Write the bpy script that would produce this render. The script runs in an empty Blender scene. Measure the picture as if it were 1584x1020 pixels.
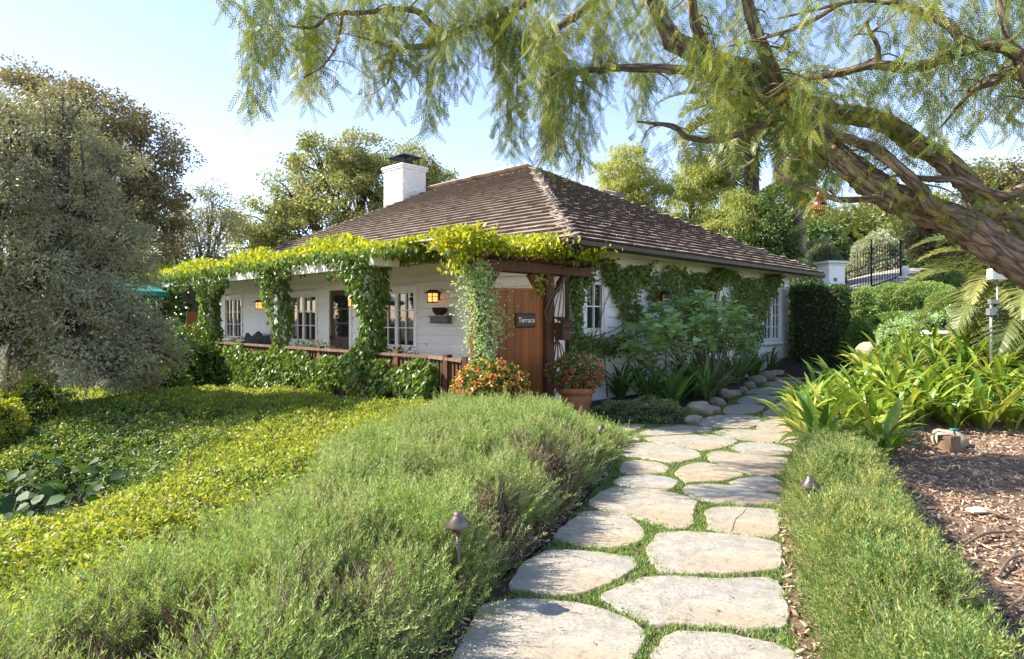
import bpy, bmesh, math, random
import numpy as np
from mathutils import Vector, Matrix, noise
R = math.radians
rng = np.random.default_rng(7); random.seed(7)
scene = bpy.context.scene
C = scene.collection

# ------------------------------------------------------------------ camera, world, sun, exposure
F = 1000.0; CX = 792.0; HZ = 492.0; CAMH = 1.6
cam = bpy.data.cameras.new('camera'); camo = bpy.data.objects.new('camera', cam); C.objects.link(camo)
camo.location = (0, 0, CAMH); camo.rotation_euler = (R(90), 0, 0)
cam.sensor_width = 36; cam.lens = 36*F/1584; cam.shift_y = -(510-HZ)/1584
cam.clip_start = .05; cam.clip_end = 3000
scene.camera = camo
SUN_AZ = Vector((-1.0, .10, 0)).normalized(); SUN_EL = R(41)
S = Vector((SUN_AZ.x*math.cos(SUN_EL), SUN_AZ.y*math.cos(SUN_EL), math.sin(SUN_EL)))
sl = bpy.data.lights.new('sun', 'SUN'); sl.energy = 4.6; sl.angle = R(.53); sl.color = (1, .93, .78)
so = bpy.data.objects.new('sun', sl); C.objects.link(so)
so.rotation_euler = S.to_track_quat('Z', 'Y').to_euler(); so.location = (-10, 10, 20)
w = bpy.data.worlds.new('World'); scene.world = w; w.use_nodes = True
wn = w.node_tree.nodes; wl = w.node_tree.links
sky = wn.new('ShaderNodeTexSky'); sky.sky_type = 'NISHITA'; sky.sun_disc = False
sky.sun_elevation = SUN_EL; sky.sun_rotation = math.atan2(SUN_AZ.x, SUN_AZ.y)
sky.air_density = .9; sky.dust_density = .1; sky.ozone_density = 1.2; sky.altitude = 50
wb = wn.new('ShaderNodeVectorMath'); wb.operation = 'MULTIPLY'; wb.inputs[1].default_value = (1.10, .96, .94)   # daylight white balance
wl.new(sky.outputs[0], wb.inputs[0]); wl.new(wb.outputs[0], wn['Background'].inputs[0]); wn['Background'].inputs[1].default_value = .135
scene.view_settings.view_transform = 'Standard'; scene.view_settings.look = 'None'
scene.view_settings.gamma = 1; scene.view_settings.use_curve_mapping = False
scene.view_settings.exposure = 1.52

# ------------------------------------------------------------------ coordinates
def P(px, py, d): return Vector(((px-CX)/F*d, d, CAMH-(py-HZ)/F*d))
def G(px, py, z=0.0):
    d = (CAMH-z)*F/(py-HZ); return Vector(((px-CX)/F*d, d, z))
ANG = math.atan2(.717, .697)
DR = Vector((math.cos(ANG), math.sin(ANG), 0)); DL = Vector((-math.sin(ANG), math.cos(ANG), 0))
W0 = Vector((.99, 11.8, 0))
def H(x, y, z): return W0 + DR*x + DL*y + Vector((0, 0, z))
def sstep(a, b, x):
    t = np.clip((x-a)/(b-a), 0, 1); return t*t*(3-2*t)
def gz(x, y):
    x = np.asarray(x, float); y = np.asarray(y, float)
    z = -.075*np.clip(-x-1.4, 0, 9) 
    z = z - .55*np.exp(-(((x+5.2)/1.5)**2+((y-6.6)/1.6)**2))
    z = z + .21*np.clip(y-9.1, 0, 4.2)*sstep(.47, .62, x/np.maximum(y, 1))
    z = z + .20*np.clip(y-17, 0, 17)*sstep(.30, .42, x/np.maximum(y, 1))
    return z
def gzf(x, y): return float(gz(x, y))

# ------------------------------------------------------------------ mesh helpers
def tag(o, label=None, cat=None, group=None, kind=None):
    if label: o['label'] = label
    if cat: o['category'] = cat
    if group: o['group'] = group
    if kind: o['kind'] = kind
    return o
def thing(name, label, cat, loc=(0, 0, 0), rot=0, group=None):
    o = bpy.data.objects.new(name, None); C.objects.link(o); o.empty_display_size = .2
    o.location = loc; o.rotation_euler = (0, 0, rot)
    return tag(o, label, cat, group)
def hthing(name, label, cat, loc=(0, 0, 0), group=None):
    o = thing(name, label, cat, H(*loc), ANG, group); o['_off'] = loc; return o
def mesh_np(name, verts, faces, mats, rnd=None, smooth=False, matidx=None):
    verts = np.asarray(verts, np.float32); faces = np.asarray(faces, np.int32)
    me = bpy.data.meshes.new(name); k = faces.shape[1]; n = len(faces)
    me.vertices.add(len(verts)); me.vertices.foreach_set('co', verts.ravel())
    me.loops.add(n*k); me.loops.foreach_set('vertex_index', faces.ravel())
    me.polygons.add(n)
    me.polygons.foreach_set('loop_start', np.arange(0, n*k, k, dtype=np.int32))
    try: me.polygons.foreach_set('loop_total', np.full(n, k, np.int32))
    except Exception: pass
    if matidx is not None: me.polygons.foreach_set('material_index', np.asarray(matidx, np.int32))
    me.update(calc_edges=True)
    if smooth: me.polygons.foreach_set('use_smooth', np.ones(n, bool))
    if rnd is not None:
        a = me.attributes.new('rnd', 'FLOAT', 'FACE'); a.data.foreach_set('value', np.asarray(rnd, np.float32))
    for m in (mats if isinstance(mats, (list, tuple)) else [mats]): me.materials.append(m)
    return me
def link(name, me, parent=None, top=False):
    o = bpy.data.objects.new(name, me); C.objects.link(o)
    if parent is not None: o.parent = parent
    elif len(me.vertices):
        co = np.empty(len(me.vertices)*3, np.float32); me.vertices.foreach_get('co', co); co = co.reshape(-1, 3)
        org = np.array([co[:, 0].mean(), co[:, 1].mean(), co[:, 2].min()], np.float32)
        me.vertices.foreach_set('co', (co-org).ravel()); me.update(); o.location = org.tolist()
    return o
class MB:
    def __init__(s, f=None): s.bk = {}; s.v = []; s.f = []; s.m = []; s.sm = []; s.fn = f; s.r = []
    def add(s, vs, fs, m=0, smooth=False, r=0.):
        b = len(s.v)
        s.v += [tuple(s.fn(*v)) if s.fn else tuple(v) for v in vs]
        for kf, f in enumerate(fs): s.f.append(tuple(i+b for i in f)); s.m.append(m[kf] if isinstance(m, tuple) else m); s.sm.append(smooth); s.r.append(r)
    def box(s, x0, x1, y0, y1, z0, z1, m=0, r=0.):
        s.add([(x0,y0,z0),(x1,y0,z0),(x1,y1,z0),(x0,y1,z0),(x0,y0,z1),(x1,y0,z1),(x1,y1,z1),(x0,y1,z1)],
              [(0,3,2,1),(4,5,6,7),(0,1,5,4),(1,2,6,5),(2,3,7,6),(3,0,4,7)], m, False, r)
    def bar(s, a, b, wx, wz, m=0, up=(0,0,1)):
        a = Vector(a); b = Vector(b); d = (b-a).normalized(); u = Vector(up)
        sx = d.cross(u).normalized()*wx/2; sz = sx.cross(d).normalized()*wz/2
        s.add([a-sx-sz, a+sx-sz, a+sx+sz, a-sx+sz, b-sx-sz, b+sx-sz, b+sx+sz, b-sx+sz],
              [(0,1,2,3),(7,6,5,4),(0,4,5,1),(1,5,6,2),(2,6,7,3),(3,7,4,0)], m)
    def tube(s, pts, rad, n=8, m=0, cap=True, bump=0., seed=0, furrow=0):
        pts = [Vector(p) for p in pts]; k = len(pts)
        if not isinstance(rad, (list, tuple)): rad = [rad]*k
        vs = []; u = None
        for i, p in enumerate(pts):
            t = (pts[min(i+1, k-1)]-pts[max(i-1, 0)]).normalized(); run = run+(p-pts[i-1]).length if i else 0.
            if u is None: u = t.orthogonal().normalized()
            u = (u-t*u.dot(t)).normalized(); v = t.cross(u)
            for j in range(n):
                a = 2*math.pi*j/n; r = rad[i]
                if bump and furrow:
                    w_ = noise.noise(Vector((math.cos(a)*2.6+seed, math.sin(a)*2.6, i*furrow)))+.8*noise.noise(Vector((math.cos(a)*6+seed, math.sin(a)*6, i*furrow*2.2)))
                    r *= 1+.16*w_-.10*abs(noise.noise(Vector((math.cos(a)*4, math.sin(a)*4+seed, i*furrow*1.3))))
                if bump:
                    q = p*1.0 + (u*math.cos(a)+v*math.sin(a))*r
                    r *= 1+bump*noise.noise(q*(5.0)+Vector((seed, 0, 0)))+bump*.7*noise.noise(q*14)
                vs.append(p+(u*math.cos(a)+v*math.sin(a))*r)
                if furrow: s.bk[len(s.v)+len(vs)-1] = (math.cos(a)*rad[i], math.sin(a)*rad[i], run*.22)
        fs = [(i*n+j, i*n+(j+1) % n, (i+1)*n+(j+1) % n, (i+1)*n+j) for i in range(k-1) for j in range(n)]
        if cap: fs += [tuple(reversed(range(n))), tuple(range((k-1)*n, k*n))]
        s.add(vs, fs, m, True)
    def lathe(s, prof, n=20, c=(0,0,0), m=0):
        vs = [(c[0]+r*math.cos(2*math.pi*j/n), c[1]+r*math.sin(2*math.pi*j/n), c[2]+z) for r, z in prof for j in range(n)]
        fs = [(i*n+j, i*n+(j+1) % n, (i+1)*n+(j+1) % n, (i+1)*n+j) for i in range(len(prof)-1) for j in range(n)]
        s.add(vs, fs, m, True)
    def mesh(s, name, mats, off=(0,0,0)):
        me = bpy.data.meshes.new(name)
        me.from_pydata([(v[0]-off[0], v[1]-off[1], v[2]-off[2]) for v in s.v], [], s.f)
        for m in (mats if isinstance(mats, (list, tuple)) else [mats]): me.materials.append(m)
        me.polygons.foreach_set('material_index', s.m); me.polygons.foreach_set('use_smooth', s.sm)
        a = me.attributes.new('rnd', 'FLOAT', 'FACE'); a.data.foreach_set('value', s.r)
        if s.bk:
            a = me.attributes.new('bk', 'FLOAT_VECTOR', 'POINT'); q = np.zeros((len(s.v), 3), np.float32)
            for i, c in s.bk.items(): q[i] = c
            a.data.foreach_set('vector', q.ravel())
        me.update(); return me
    def build(s, name, mats, parent=None, off=None, bevel=0):
        if off is None:
            off = tuple(parent['_off']) if (parent is not None and '_off' in parent) else (0, 0, 0)
        o = link(name, s.mesh(name, mats, off), parent)
        if bevel:
            b = o.modifiers.new('bevel', 'BEVEL'); b.width = bevel; b.segments = 2; b.limit_method = 'ANGLE'
        return o
def sub(parent):   # sub-part parent keeps the house offset
    pass
def smooth_path(pts, rad, seg=5):
    out = []; ro = []; n = len(pts); pts = [Vector(p) for p in pts]
    for i in range(n-1):
        p0 = pts[max(i-1, 0)]; p1 = pts[i]; p2 = pts[i+1]; p3 = pts[min(i+2, n-1)]
        for k in range(seg):
            t = k/seg
            out.append(.5*((2*p1)+(p2-p0)*t+(2*p0-5*p1+4*p2-p3)*t*t+(3*p1-p0-3*p2+p3)*t**3))
            ro.append(rad[i]*(1-t)+rad[i+1]*t)
    out.append(pts[-1]); ro.append(rad[-1]); return out, ro

# leaf templates: verts (x=width, y=length, z=normal), quads
T_DIA = (np.array([(0,0,0),(.5,.45,.0),(0,1,-.05),(-.5,.45,0)], float), np.array([(0,1,2,3)]))
T_LEAF = (np.array([(0,0,0),(.5,.4,.12),(0,.45,0),(-.5,.4,.12),(0,1,-.12)], float), np.array([(0,1,4,2),(0,2,4,3)]))
T_BROAD = (np.array([(0,0,0),(.42,.22,.1),(.5,.6,.08),(0,1,-.15),(-.5,.6,.08),(-.42,.22,.1),(0,.5,0)], float),
           np.array([(0,1,2,6),(6,2,3,4),(0,6,4,5)]))
def norm(a): return a/np.maximum(np.linalg.norm(a, axis=1, keepdims=True), 1e-9)
def scatter(T, pos, dirs, nrm, length, width):
    tv, tf = T; n = len(pos); k = len(tv)
    y = norm(dirs); x = norm(np.cross(y, nrm)); z = np.cross(x, y)
    L = np.broadcast_to(np.asarray(length, float), (n,)); Wd = np.broadcast_to(np.asarray(width, float), (n,))
    v = (pos[:, None, :] + tv[None, :, 0, None]*(x*Wd[:, None])[:, None, :] + tv[None, :, 1, None]*(y*L[:, None])[:, None, :]
         + tv[None, :, 2, None]*(z*L[:, None])[:, None, :])
    f = tf[None] + (np.arange(n)*k)[:, None, None]
    return v.reshape(-1, 3), f.reshape(-1, 4)
def rdir(n): return norm(rng.normal(size=(n, 3)))
def leaves(name, mat, pos, outd, L, Wd, T=T_LEAF, droop=.3, up=.6, rnd=None, parent=None, jit=.9, extra=None, kind=None):
    n = len(pos)
    d = norm(outd + rdir(n)*jit + np.array([0, 0, -droop])); nr = norm(rdir(n) + np.array([0, 0, up]))
    sc = rng.uniform(.7, 1.2, n)
    v, f = scatter(T, pos, d, nr, L*sc, Wd*sc)
    r = np.repeat(rnd if rnd is not None else rng.random(n), len(T[1]))
    if extra:
        ev, ef, er = extra; f = np.vstack([f, ef+len(v)]); v = np.vstack([v, ev]); r = np.concatenate([r, er])
    o = link(name, mesh_np(name, v, f, mat, r), parent)
    if kind: o['kind'] = kind
    return o

# ------------------------------------------------------------------ materials
def newmat(name):
    m = bpy.data.materials.new(name); m.use_nodes = True
    nt = m.node_tree; return m, nt, nt.nodes, nt.links, nt.nodes['Principled BSDF']
def rndnode(nt):
    n, l = nt.nodes, nt.links
    a = n.new('ShaderNodeAttribute'); a.attribute_name = 'rnd'
    o = n.new('ShaderNodeObjectInfo'); ad = n.new('ShaderNodeMath'); ad.operation = 'ADD'
    fr = n.new('ShaderNodeMath'); fr.operation = 'PINGPONG'; fr.inputs[1].default_value = 1
    l.new(a.outputs['Fac'], ad.inputs[0]); l.new(o.outputs['Random'], ad.inputs[1]); l.new(ad.outputs[0], fr.inputs[0])
    return fr.outputs[0]
def ramp(nt, fac, cols):
    r = nt.nodes.new('ShaderNodeValToRGB'); e = r.color_ramp.elements
    while len(e) < len(cols): e.new(.5)
    for i, (p, c) in enumerate(cols): e[i].position = p; e[i].color = (*c, 1)
    nt.links.new(fac, r.inputs[0]); return r.outputs[0]
def texn(nt, scale, detail=4, kind='noise', coord='Object', vec=None, rough=.55):
    n, l = nt.nodes, nt.links
    tc = n.new('ShaderNodeTexCoord'); mp = n.new('ShaderNodeMapping'); l.new(tc.outputs[coord], mp.inputs[0])
    if vec: mp.inputs['Scale'].default_value = vec
    t = n.new('ShaderNodeTexNoise' if kind == 'noise' else 'ShaderNodeTexVoronoi')
    t.inputs['Scale'].default_value = scale
    if kind == 'noise': t.inputs['Detail'].default_value = detail; t.inputs['Roughness'].default_value = rough
    l.new(mp.outputs[0], t.inputs['Vector']); return t.outputs[0]
def mixc(nt, fac, a, b, mode='MIX'):
    m = nt.nodes.new('ShaderNodeMix'); m.data_type = 'RGBA'; m.blend_type = mode
    for s_, v in ((m.inputs[0], fac), (m.inputs[6], a), (m.inputs[7], b)):
        if hasattr(v, 'is_output'): nt.links.new(v, s_)
        else: s_.default_value = v if isinstance(v, float) else (*v, 1)
    return m.outputs[2]
def bump(nt, h, strength, dist=.01):
    b = nt.nodes.new('ShaderNodeBump'); b.inputs['Strength'].default_value = strength; b.inputs['Distance'].default_value = dist
    nt.links.new(h, b.inputs['Height']); return b.outputs[0]
def leafmat(name, cols, trans=.35, rough=.5, tmul=1.6):
    m, nt, n, l, b = newmat(name)
    c = ramp(nt, rndnode(nt), [(i/(len(cols)-1), k) for i, k in enumerate(cols)])
    l.new(c, b.inputs['Base Color']); b.inputs['Roughness'].default_value = rough
    b.inputs['Specular IOR Level'].default_value = .35
    t = n.new('ShaderNodeBsdfTranslucent'); g = n.new('ShaderNodeVectorMath'); g.operation = 'MULTIPLY'
    g.inputs[1].default_value = (tmul*1.15, tmul*1.05, tmul*.5); l.new(c, g.inputs[0]); l.new(g.outputs[0], t.inputs[0])
    mx = n.new('ShaderNodeMixShader'); mx.inputs[0].default_value = trans
    l.new(b.outputs[0], mx.inputs[1]); l.new(t.outputs[0], mx.inputs[2])
    l.new(mx.outputs[0], n['Material Output'].inputs[0]); return m
def solid(name, col, rough=.6, var=.15, scale=6, vec=None, bmp=.0, metal=0., bscale=None, rv=.12, dist=.01):
    m, nt, n, l, b = newmat(name)
    t = texn(nt, scale, 6, vec=vec)
    lo = tuple(x*(1-var) for x in col); hi = tuple(min(1, x*(1+var)) for x in col)
    c = ramp(nt, t, [(.3, lo), (.7, hi)])
    if rv:
        mm = nt.nodes.new('ShaderNodeMapRange'); l.new(rndnode(nt), mm.inputs[0]); mm.inputs[3].default_value = 1-rv; mm.inputs[4].default_value = 1+rv
        c = mixc(nt, 1.0, c, mm.outputs[0], 'MULTIPLY')
    l.new(c, b.inputs['Base Color']); b.inputs['Roughness'].default_value = rough; b.inputs['Metallic'].default_value = metal
    if bmp:
        t2 = texn(nt, bscale or scale*4, 6, vec=vec); l.new(bump(nt, t2, bmp, dist), b.inputs['Normal'])
    return m
M = {}
M['white'] = solid('white_paint', (.87, .86, .835), .5, .05, 1.3, bmp=.15, bscale=60, rv=.03, dist=.002)
M['trim'] = solid('white_trim', (.87, .86, .84), .45, .03, 4, rv=.02)
M['soffit'] = solid('cream_soffit', (.84, .77, .62), .6, .06, 4, rv=.05)
M['brownwood'] = solid('stained_wood', (.095, .034, .012), .75, .45, 5, vec=(1, 1, .08), bmp=.4, bscale=40, rv=.3, dist=.004)
M['gatewood'] = solid('gate_wood', (.27, .082, .011), .65, .4, 6, vec=(1, 1, .07), bmp=.35, bscale=40, rv=.2, dist=.003)
M['deckwood'] = solid('deck_boards', (.34, .27, .21), .75, .25, 8, vec=(1, 1, .2), bmp=.3, rv=.2)
M['greywood'] = solid('weathered_wood', (.16, .095, .06), .75, .35, 8, vec=(1, 1, .2), bmp=.4, rv=.25)
M['orangewood'] = solid('cedar_wood', (.42, .14, .05), .5, .2, 6, vec=(1, 1, .1), rv=.15)
M['darkmetal'] = solid('dark_bronze_metal', (.045, .03, .022), .4, .2, 8, metal=.6)
M['gutter'] = solid('brown_gutter_metal', (.055, .038, .03), .38, .15, 4, metal=.3, rv=0)
M['black'] = solid('black_iron', (.012, .012, .013), .45, .1, 8, metal=.5)
M['brickwhite'] = solid('painted_brick', (.72, .69, .66), .7, .08, 8, bmp=.4, bscale=50, rv=.06, dist=.004)
M['clay'] = solid('terracotta', (.42, .15, .075), .8, .3, 6, bmp=.3, bscale=50)
M['copper'] = solid('aged_copper', (.17, .13, .11), .38, .3, 20, metal=.7, rv=.05)
M['rock'] = solid('garden_rock', (.36, .29, .21), .85, .35, 4, bmp=.8, bscale=14, rv=.25, dist=.03)
M['stonegate'] = solid('white_plaster', (.74, .73, .70), .7, .06, 3)
M['grey'] = solid('grey_metal', (.35, .36, .37), .4, .1, 10, metal=.6)
M['slate'] = solid('grey_slate', (.16, .165, .18), .6, .25, 10, bmp=.3)
M['fabric'] = solid('charcoal_wicker', (.045, .045, .05), .8, .3, 60, bmp=.4)
M['teal'] = solid('teal_canvas', (.02, .30, .27), .8, .1, 6)
M['gourd'] = solid('dried_gourd', (.30, .10, .03), .35, .4, 9, rv=0)
M['soil'] = solid('dark_soil', (.055, .038, .026), .95, .4, 9, bmp=.8, bscale=30, rv=0, dist=.04)
M['twig'] = solid('grey_twig', (.17, .125, .09), .85, .3, 12, bmp=.3)
M['chip'] = None
# bark: deep furrows running along the limb
m, nt, n, l, b = newmat('pepper_bark')
at = n.new('ShaderNodeAttribute'); at.attribute_name = 'bk'
def bktex(kind, sc_, det=6):
    t = n.new('ShaderNodeTexNoise' if kind == 'noise' else 'ShaderNodeTexVoronoi'); t.inputs['Scale'].default_value = sc_
    if kind == 'noise': t.inputs['Detail'].default_value = det; t.inputs['Roughness'].default_value = .65
    else: t.feature = 'DISTANCE_TO_EDGE'
    l.new(at.outputs['Vector'], t.inputs['Vector']); return t.outputs[0]
n1 = bktex('noise', 22); n2 = bktex('noise', 6, 3)
dsp = n.new('ShaderNodeVectorMath'); dsp.operation = 'ADD'; sc3 = n.new('ShaderNodeVectorMath'); sc3.operation = 'SCALE'; sc3.inputs['Scale'].default_value = .10
nv_ = n.new('ShaderNodeTexNoise'); nv_.inputs['Scale'].default_value = 14; l.new(at.outputs['Vector'], nv_.inputs['Vector'])
l.new(nv_.outputs['Color'], sc3.inputs[0]); l.new(at.outputs['Vector'], dsp.inputs[0]); l.new(sc3.outputs[0], dsp.inputs[1])
vo = n.new('ShaderNodeTexVoronoi'); vo.feature = 'DISTANCE_TO_EDGE'; vo.inputs['Scale'].default_value = 12; l.new(dsp.outputs[0], vo.inputs['Vector'])
crk = ramp(nt, vo.outputs['Distance'], [(.0, (.25, .25, .25)), (.10, (.7, .7, .7)), (.3, (1, 1, 1))])
c = ramp(nt, n1, [(.30, (.16, .11, .075)), (.5, (.31, .23, .165)), (.70, (.52, .42, .33))])
c = mixc(nt, ramp(nt, n2, [(.4, (0, 0, 0)), (.7, (.6, .6, .6))]), c, (.25, .175, .115))
c = mixc(nt, crk, (.045, .028, .018), c)
l.new(c, b.inputs['Base Color']); b.inputs['Roughness'].default_value = .9; b.inputs['Specular IOR Level'].default_value = .2
ma = n.new('ShaderNodeMath'); ma.operation = 'MULTIPLY_ADD'; l.new(n1, ma.inputs[0]); ma.inputs[1].default_value = .8; l.new(crk, ma.inputs[2])
l.new(bump(nt, ma.outputs[0], 1.0, .022), b.inputs['Normal']); M['bark'] = m
M['palmbark'] = solid('palm_bark', (.20, .17, .15), .9, .4, 3, vec=(1, 1, 6), bmp=1, bscale=6, dist=.05)
M['oakbark'] = solid('oak_bark', (.11, .085, .065), .9, .4, 6, bmp=.8, dist=.03)
# shingles
m, nt, n, l, b = newmat('wood_shingle')
c1 = ramp(nt, rndnode(nt), [(0, (.18, .125, .088)), (.3, (.26, .185, .135)), (.7, (.33, .245, .185)), (1, (.42, .33, .26))])
t1 = texn(nt, 3.0, 6, vec=(1, 1, 1)); t2 = texn(nt, 40, 4, vec=(1, 1, .3))
c2 = mixc(nt, ramp(nt, t1, [(.4, (0, 0, 0)), (.75, (.8, .8, .8))]), c1, (.13, .09, .065)); l.new(c2, b.inputs['Base Color'])
b.inputs['Roughness'].default_value = .55; b.inputs['Specular IOR Level'].default_value = .6
l.new(bump(nt, t2, .5, .006), b.inputs['Normal']); M['shingle'] = m
M['shingle_end'] = solid('shingle_end_grain_shade', (.065, .046, .034), .9, .3, 20)  # darker end grain that also paints in the shadow line under each course
# flagstone: warm/cool patches, dirt, cleft relief
m, nt, n, l, b = newmat('flagstone')
t1 = texn(nt, 1.1, 5, rough=.6); t2 = texn(nt, 9, 8, rough=.7); t3 = texn(nt, 45, 4)
wv = texn(nt, 2.6, 6, vec=(1, 2.4, 1), rough=.65)
base = ramp(nt, rndnode(nt), [(0, (.36, .365, .36)), (.3, (.43, .37, .28)), (.6, (.40, .37, .32)), (.85, (.47, .385, .27)), (1, (.44, .33, .20))])
warm = ramp(nt, t1, [(.40, (.31, .30, .285)), (.54, (.38, .33, .26)), (.64, (.40, .235, .115)), (.76, (.35, .30, .235))])
c = mixc(nt, .5, base, warm)
c = mixc(nt, ramp(nt, t2, [(.35, (.55, .55, .55)), (.6, (0, 0, 0))]), c, (.17, .145, .11))
c = mixc(nt, ramp(nt, texn(nt, 70, 3), [(.36, (.6, .6, .6)), (.44, (0, 0, 0))]), c, (.13, .11, .085))
c = mixc(nt, ramp(nt, wv, [(.55, (0, 0, 0)), (.75, (.5, .5, .5))]), c, (.44, .42, .39))
l.new(c, b.inputs['Base Color']); b.inputs['Roughness'].default_value = .6
ad = n.new('ShaderNodeMath'); ad.operation = 'MULTIPLY_ADD'; l.new(wv, ad.inputs[0]); ad.inputs[1].default_value = 2.0; l.new(t2, ad.inputs[2])
l.new(bump(nt, ad.outputs[0], .55, .014), b.inputs['Normal']); M['flag'] = m
# mulch base
m, nt, n, l, b = newmat('mulch')
t1 = texn(nt, 2.0, 4); t2 = texn(nt, 45, 6, vec=(1, 2, 1), rough=.75)
c = ramp(nt, t2, [(.35, (.08, .046, .028)), (.5, (.27, .17, .11)), (.68, (.50, .37, .26))])
c = mixc(nt, ramp(nt, t1, [(.4, (0, 0, 0)), (.7, (.6, .6, .6))]), c, (.22, .135, .085))
l.new(c, b.inputs['Base Color']); b.inputs['Roughness'].default_value = .9
l.new(bump(nt, t2, 1.0, .03), b.inputs['Normal']); M['mulch'] = m
m, nt, n, l, b = newmat('bark_chip')
l.new(ramp(nt, rndnode(nt), [(0, (.11, .06, .038)), (.35, (.29, .18, .115)), (.7, (.47, .33, .225)), (.93, (.64, .51, .38)), (1, (.70, .52, .28))]), b.inputs['Base Color'])
b.inputs['Roughness'].default_value = .85; M['chip'] = m
# ground
m, nt, n, l, b = newmat('garden_ground')
t1 = texn(nt, .8, 6); t2 = texn(nt, 12, 6)
c = ramp(nt, t2, [(.3, (.02, .03, .012)), (.55, (.045, .06, .02)), (.75, (.09, .085, .045))])
l.new(mixc(nt, ramp(nt, t1, [(.4, (0, 0, 0)), (.65, (.6, .6, .6))]), c, (.06, .042, .028)), b.inputs['Base Color'])
b.inputs['Roughness'].default_value = .95; l.new(bump(nt, t2, .8, .05), b.inputs['Normal']); M['ground'] = m
# glass: dark room behind a reflecting pane
m, nt, n, l, b = newmat('window_glass')
b.inputs['Base Color'].default_value = (.02, .022, .024, 1); b.inputs['Roughness'].default_value = .03
b.inputs['Specular IOR Level'].default_value = .9
l.new(bump(nt, texn(nt, 3.0, 2), .15, .01), b.inputs['Normal']); M['glass'] = m
def emis(name, col, st):
    m, nt, n, l, b = newmat(name); b.inputs['Base Color'].default_value = (*col, 1)
    b.inputs['Emission Color'].default_value = (*col, 1); b.inputs['Emission Strength'].default_value = st; return m
M['amber'] = emis('lit_amber_glass', (1, .36, .08), .8)
M['darkamber'] = solid('unlit_amber_glass', (.22, .06, .02), .2, .2, 10, rv=0)
M['letter'] = solid('cream_letter_paint', (.75, .70, .58), .6, .02, 4, rv=0)
M['signwood'] = solid('dark_sign_wood', (.06, .028, .014), .5, .4, 8, vec=(.2, 1, 1), bmp=.4, rv=0)
# foliage
M['rosemary'] = leafmat('rosemary_leaf', [(.10,.17,.045),(.18,.28,.075),(.27,.38,.11),(.36,.45,.16),(.18,.28,.08)], .32, .5, 1.25)
M['rosemary_b'] = leafmat('rosemary_leaf_pale', [(.13,.18,.06),(.22,.29,.10),(.32,.39,.15),(.41,.46,.22)], .3, .5, 1.2)
M['rosemary_c'] = leafmat('rosemary_leaf_yellowing', [(.11,.18,.05),(.19,.27,.08),(.30,.34,.10),(.40,.40,.14)], .32, .5, 1.25)
M['rosemary_dry'] = leafmat('dry_rosemary', [(.15,.09,.06),(.24,.15,.10),(.30,.2,.13)], .15, .7, 1)
M['rosemary2'] = leafmat('rosemary_leaf_right', [(.06,.13,.04),(.11,.20,.06),(.18,.28,.085),(.30,.33,.10),(.12,.21,.07)], .32, .5, 1.25)
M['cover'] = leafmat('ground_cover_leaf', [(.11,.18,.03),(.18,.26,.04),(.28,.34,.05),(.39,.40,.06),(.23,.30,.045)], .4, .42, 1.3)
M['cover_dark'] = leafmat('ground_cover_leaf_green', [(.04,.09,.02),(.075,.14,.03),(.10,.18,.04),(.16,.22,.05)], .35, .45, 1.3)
M['grass'] = leafmat('joint_grass_blade', [(.09,.18,.04),(.15,.27,.06),(.22,.34,.09),(.30,.34,.12)], .3, .6, 1.2)
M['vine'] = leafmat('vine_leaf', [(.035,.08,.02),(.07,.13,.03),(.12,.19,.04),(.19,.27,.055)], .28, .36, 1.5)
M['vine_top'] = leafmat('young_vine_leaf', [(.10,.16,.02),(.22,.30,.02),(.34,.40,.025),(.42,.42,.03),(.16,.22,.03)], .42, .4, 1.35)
M['wallvine'] = leafmat('wall_vine_leaf', [(.05,.09,.03),(.10,.16,.045),(.15,.22,.06),(.22,.28,.08)], .3, .5, 1.5)
M['olive'] = leafmat('olive_leaf', [(.18,.185,.10),(.27,.27,.155),(.38,.375,.25),(.24,.235,.13)], .22, .5, 1.2)
M['oak'] = leafmat('oak_leaf', [(.10,.13,.045),(.17,.205,.07),(.26,.28,.10),(.34,.35,.14)], .28, .45, 1.4)
M['oakbrown'] = leafmat('bronze_oak_leaf', [(.11,.11,.055),(.19,.165,.085),(.27,.22,.12),(.19,.20,.08)], .25, .5, 1.3)
M['pepperfar'] = leafmat('far_pepper_leaf', [(.14,.19,.045),(.22,.27,.07),(.32,.36,.10),(.40,.42,.13)], .4, .5, 1.3)
M['pepper'] = leafmat('pepper_leaf', [(.04,.085,.025),(.07,.13,.035),(.11,.18,.045),(.17,.23,.05),(.30,.29,.035)], .35, .5, 1.3)
M['dark'] = leafmat('dark_shrub_leaf', [(.035,.07,.02),(.06,.11,.03),(.10,.16,.045)], .25, .4, 1.3)
M['box'] = leafmat('boxwood_leaf', [(.08,.15,.035),(.14,.23,.05),(.21,.31,.07),(.28,.38,.10)], .3, .42, 1.3)
M['silver'] = leafmat('silver_leaf', [(.26,.30,.21),(.36,.39,.28),(.46,.48,.36)], .3, .6, 1.1)
M['grey_green'] = leafmat('grey_green_leaf', [(.12,.16,.09),(.18,.23,.13),(.24,.29,.17)], .3, .5, 1.1)
M['palm'] = leafmat('palm_leaflet', [(.09,.12,.03),(.15,.18,.05),(.22,.25,.07),(.30,.30,.10)], .3, .4, 1.2)
M['clivia'] = leafmat('clivia_leaf', [(.07,.14,.02),(.14,.24,.03),(.26,.35,.05),(.45,.46,.10)], .32, .3, 1.35)
M['deadleaf'] = leafmat('dead_leaf', [(.30,.14,.04),(.42,.24,.07),(.45,.32,.14)], .3, .6, 1.2)
M['agap'] = leafmat('agapanthus_leaf', [(.07,.13,.035),(.12,.21,.055),(.19,.30,.08)], .3, .33, 1.3)
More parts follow.
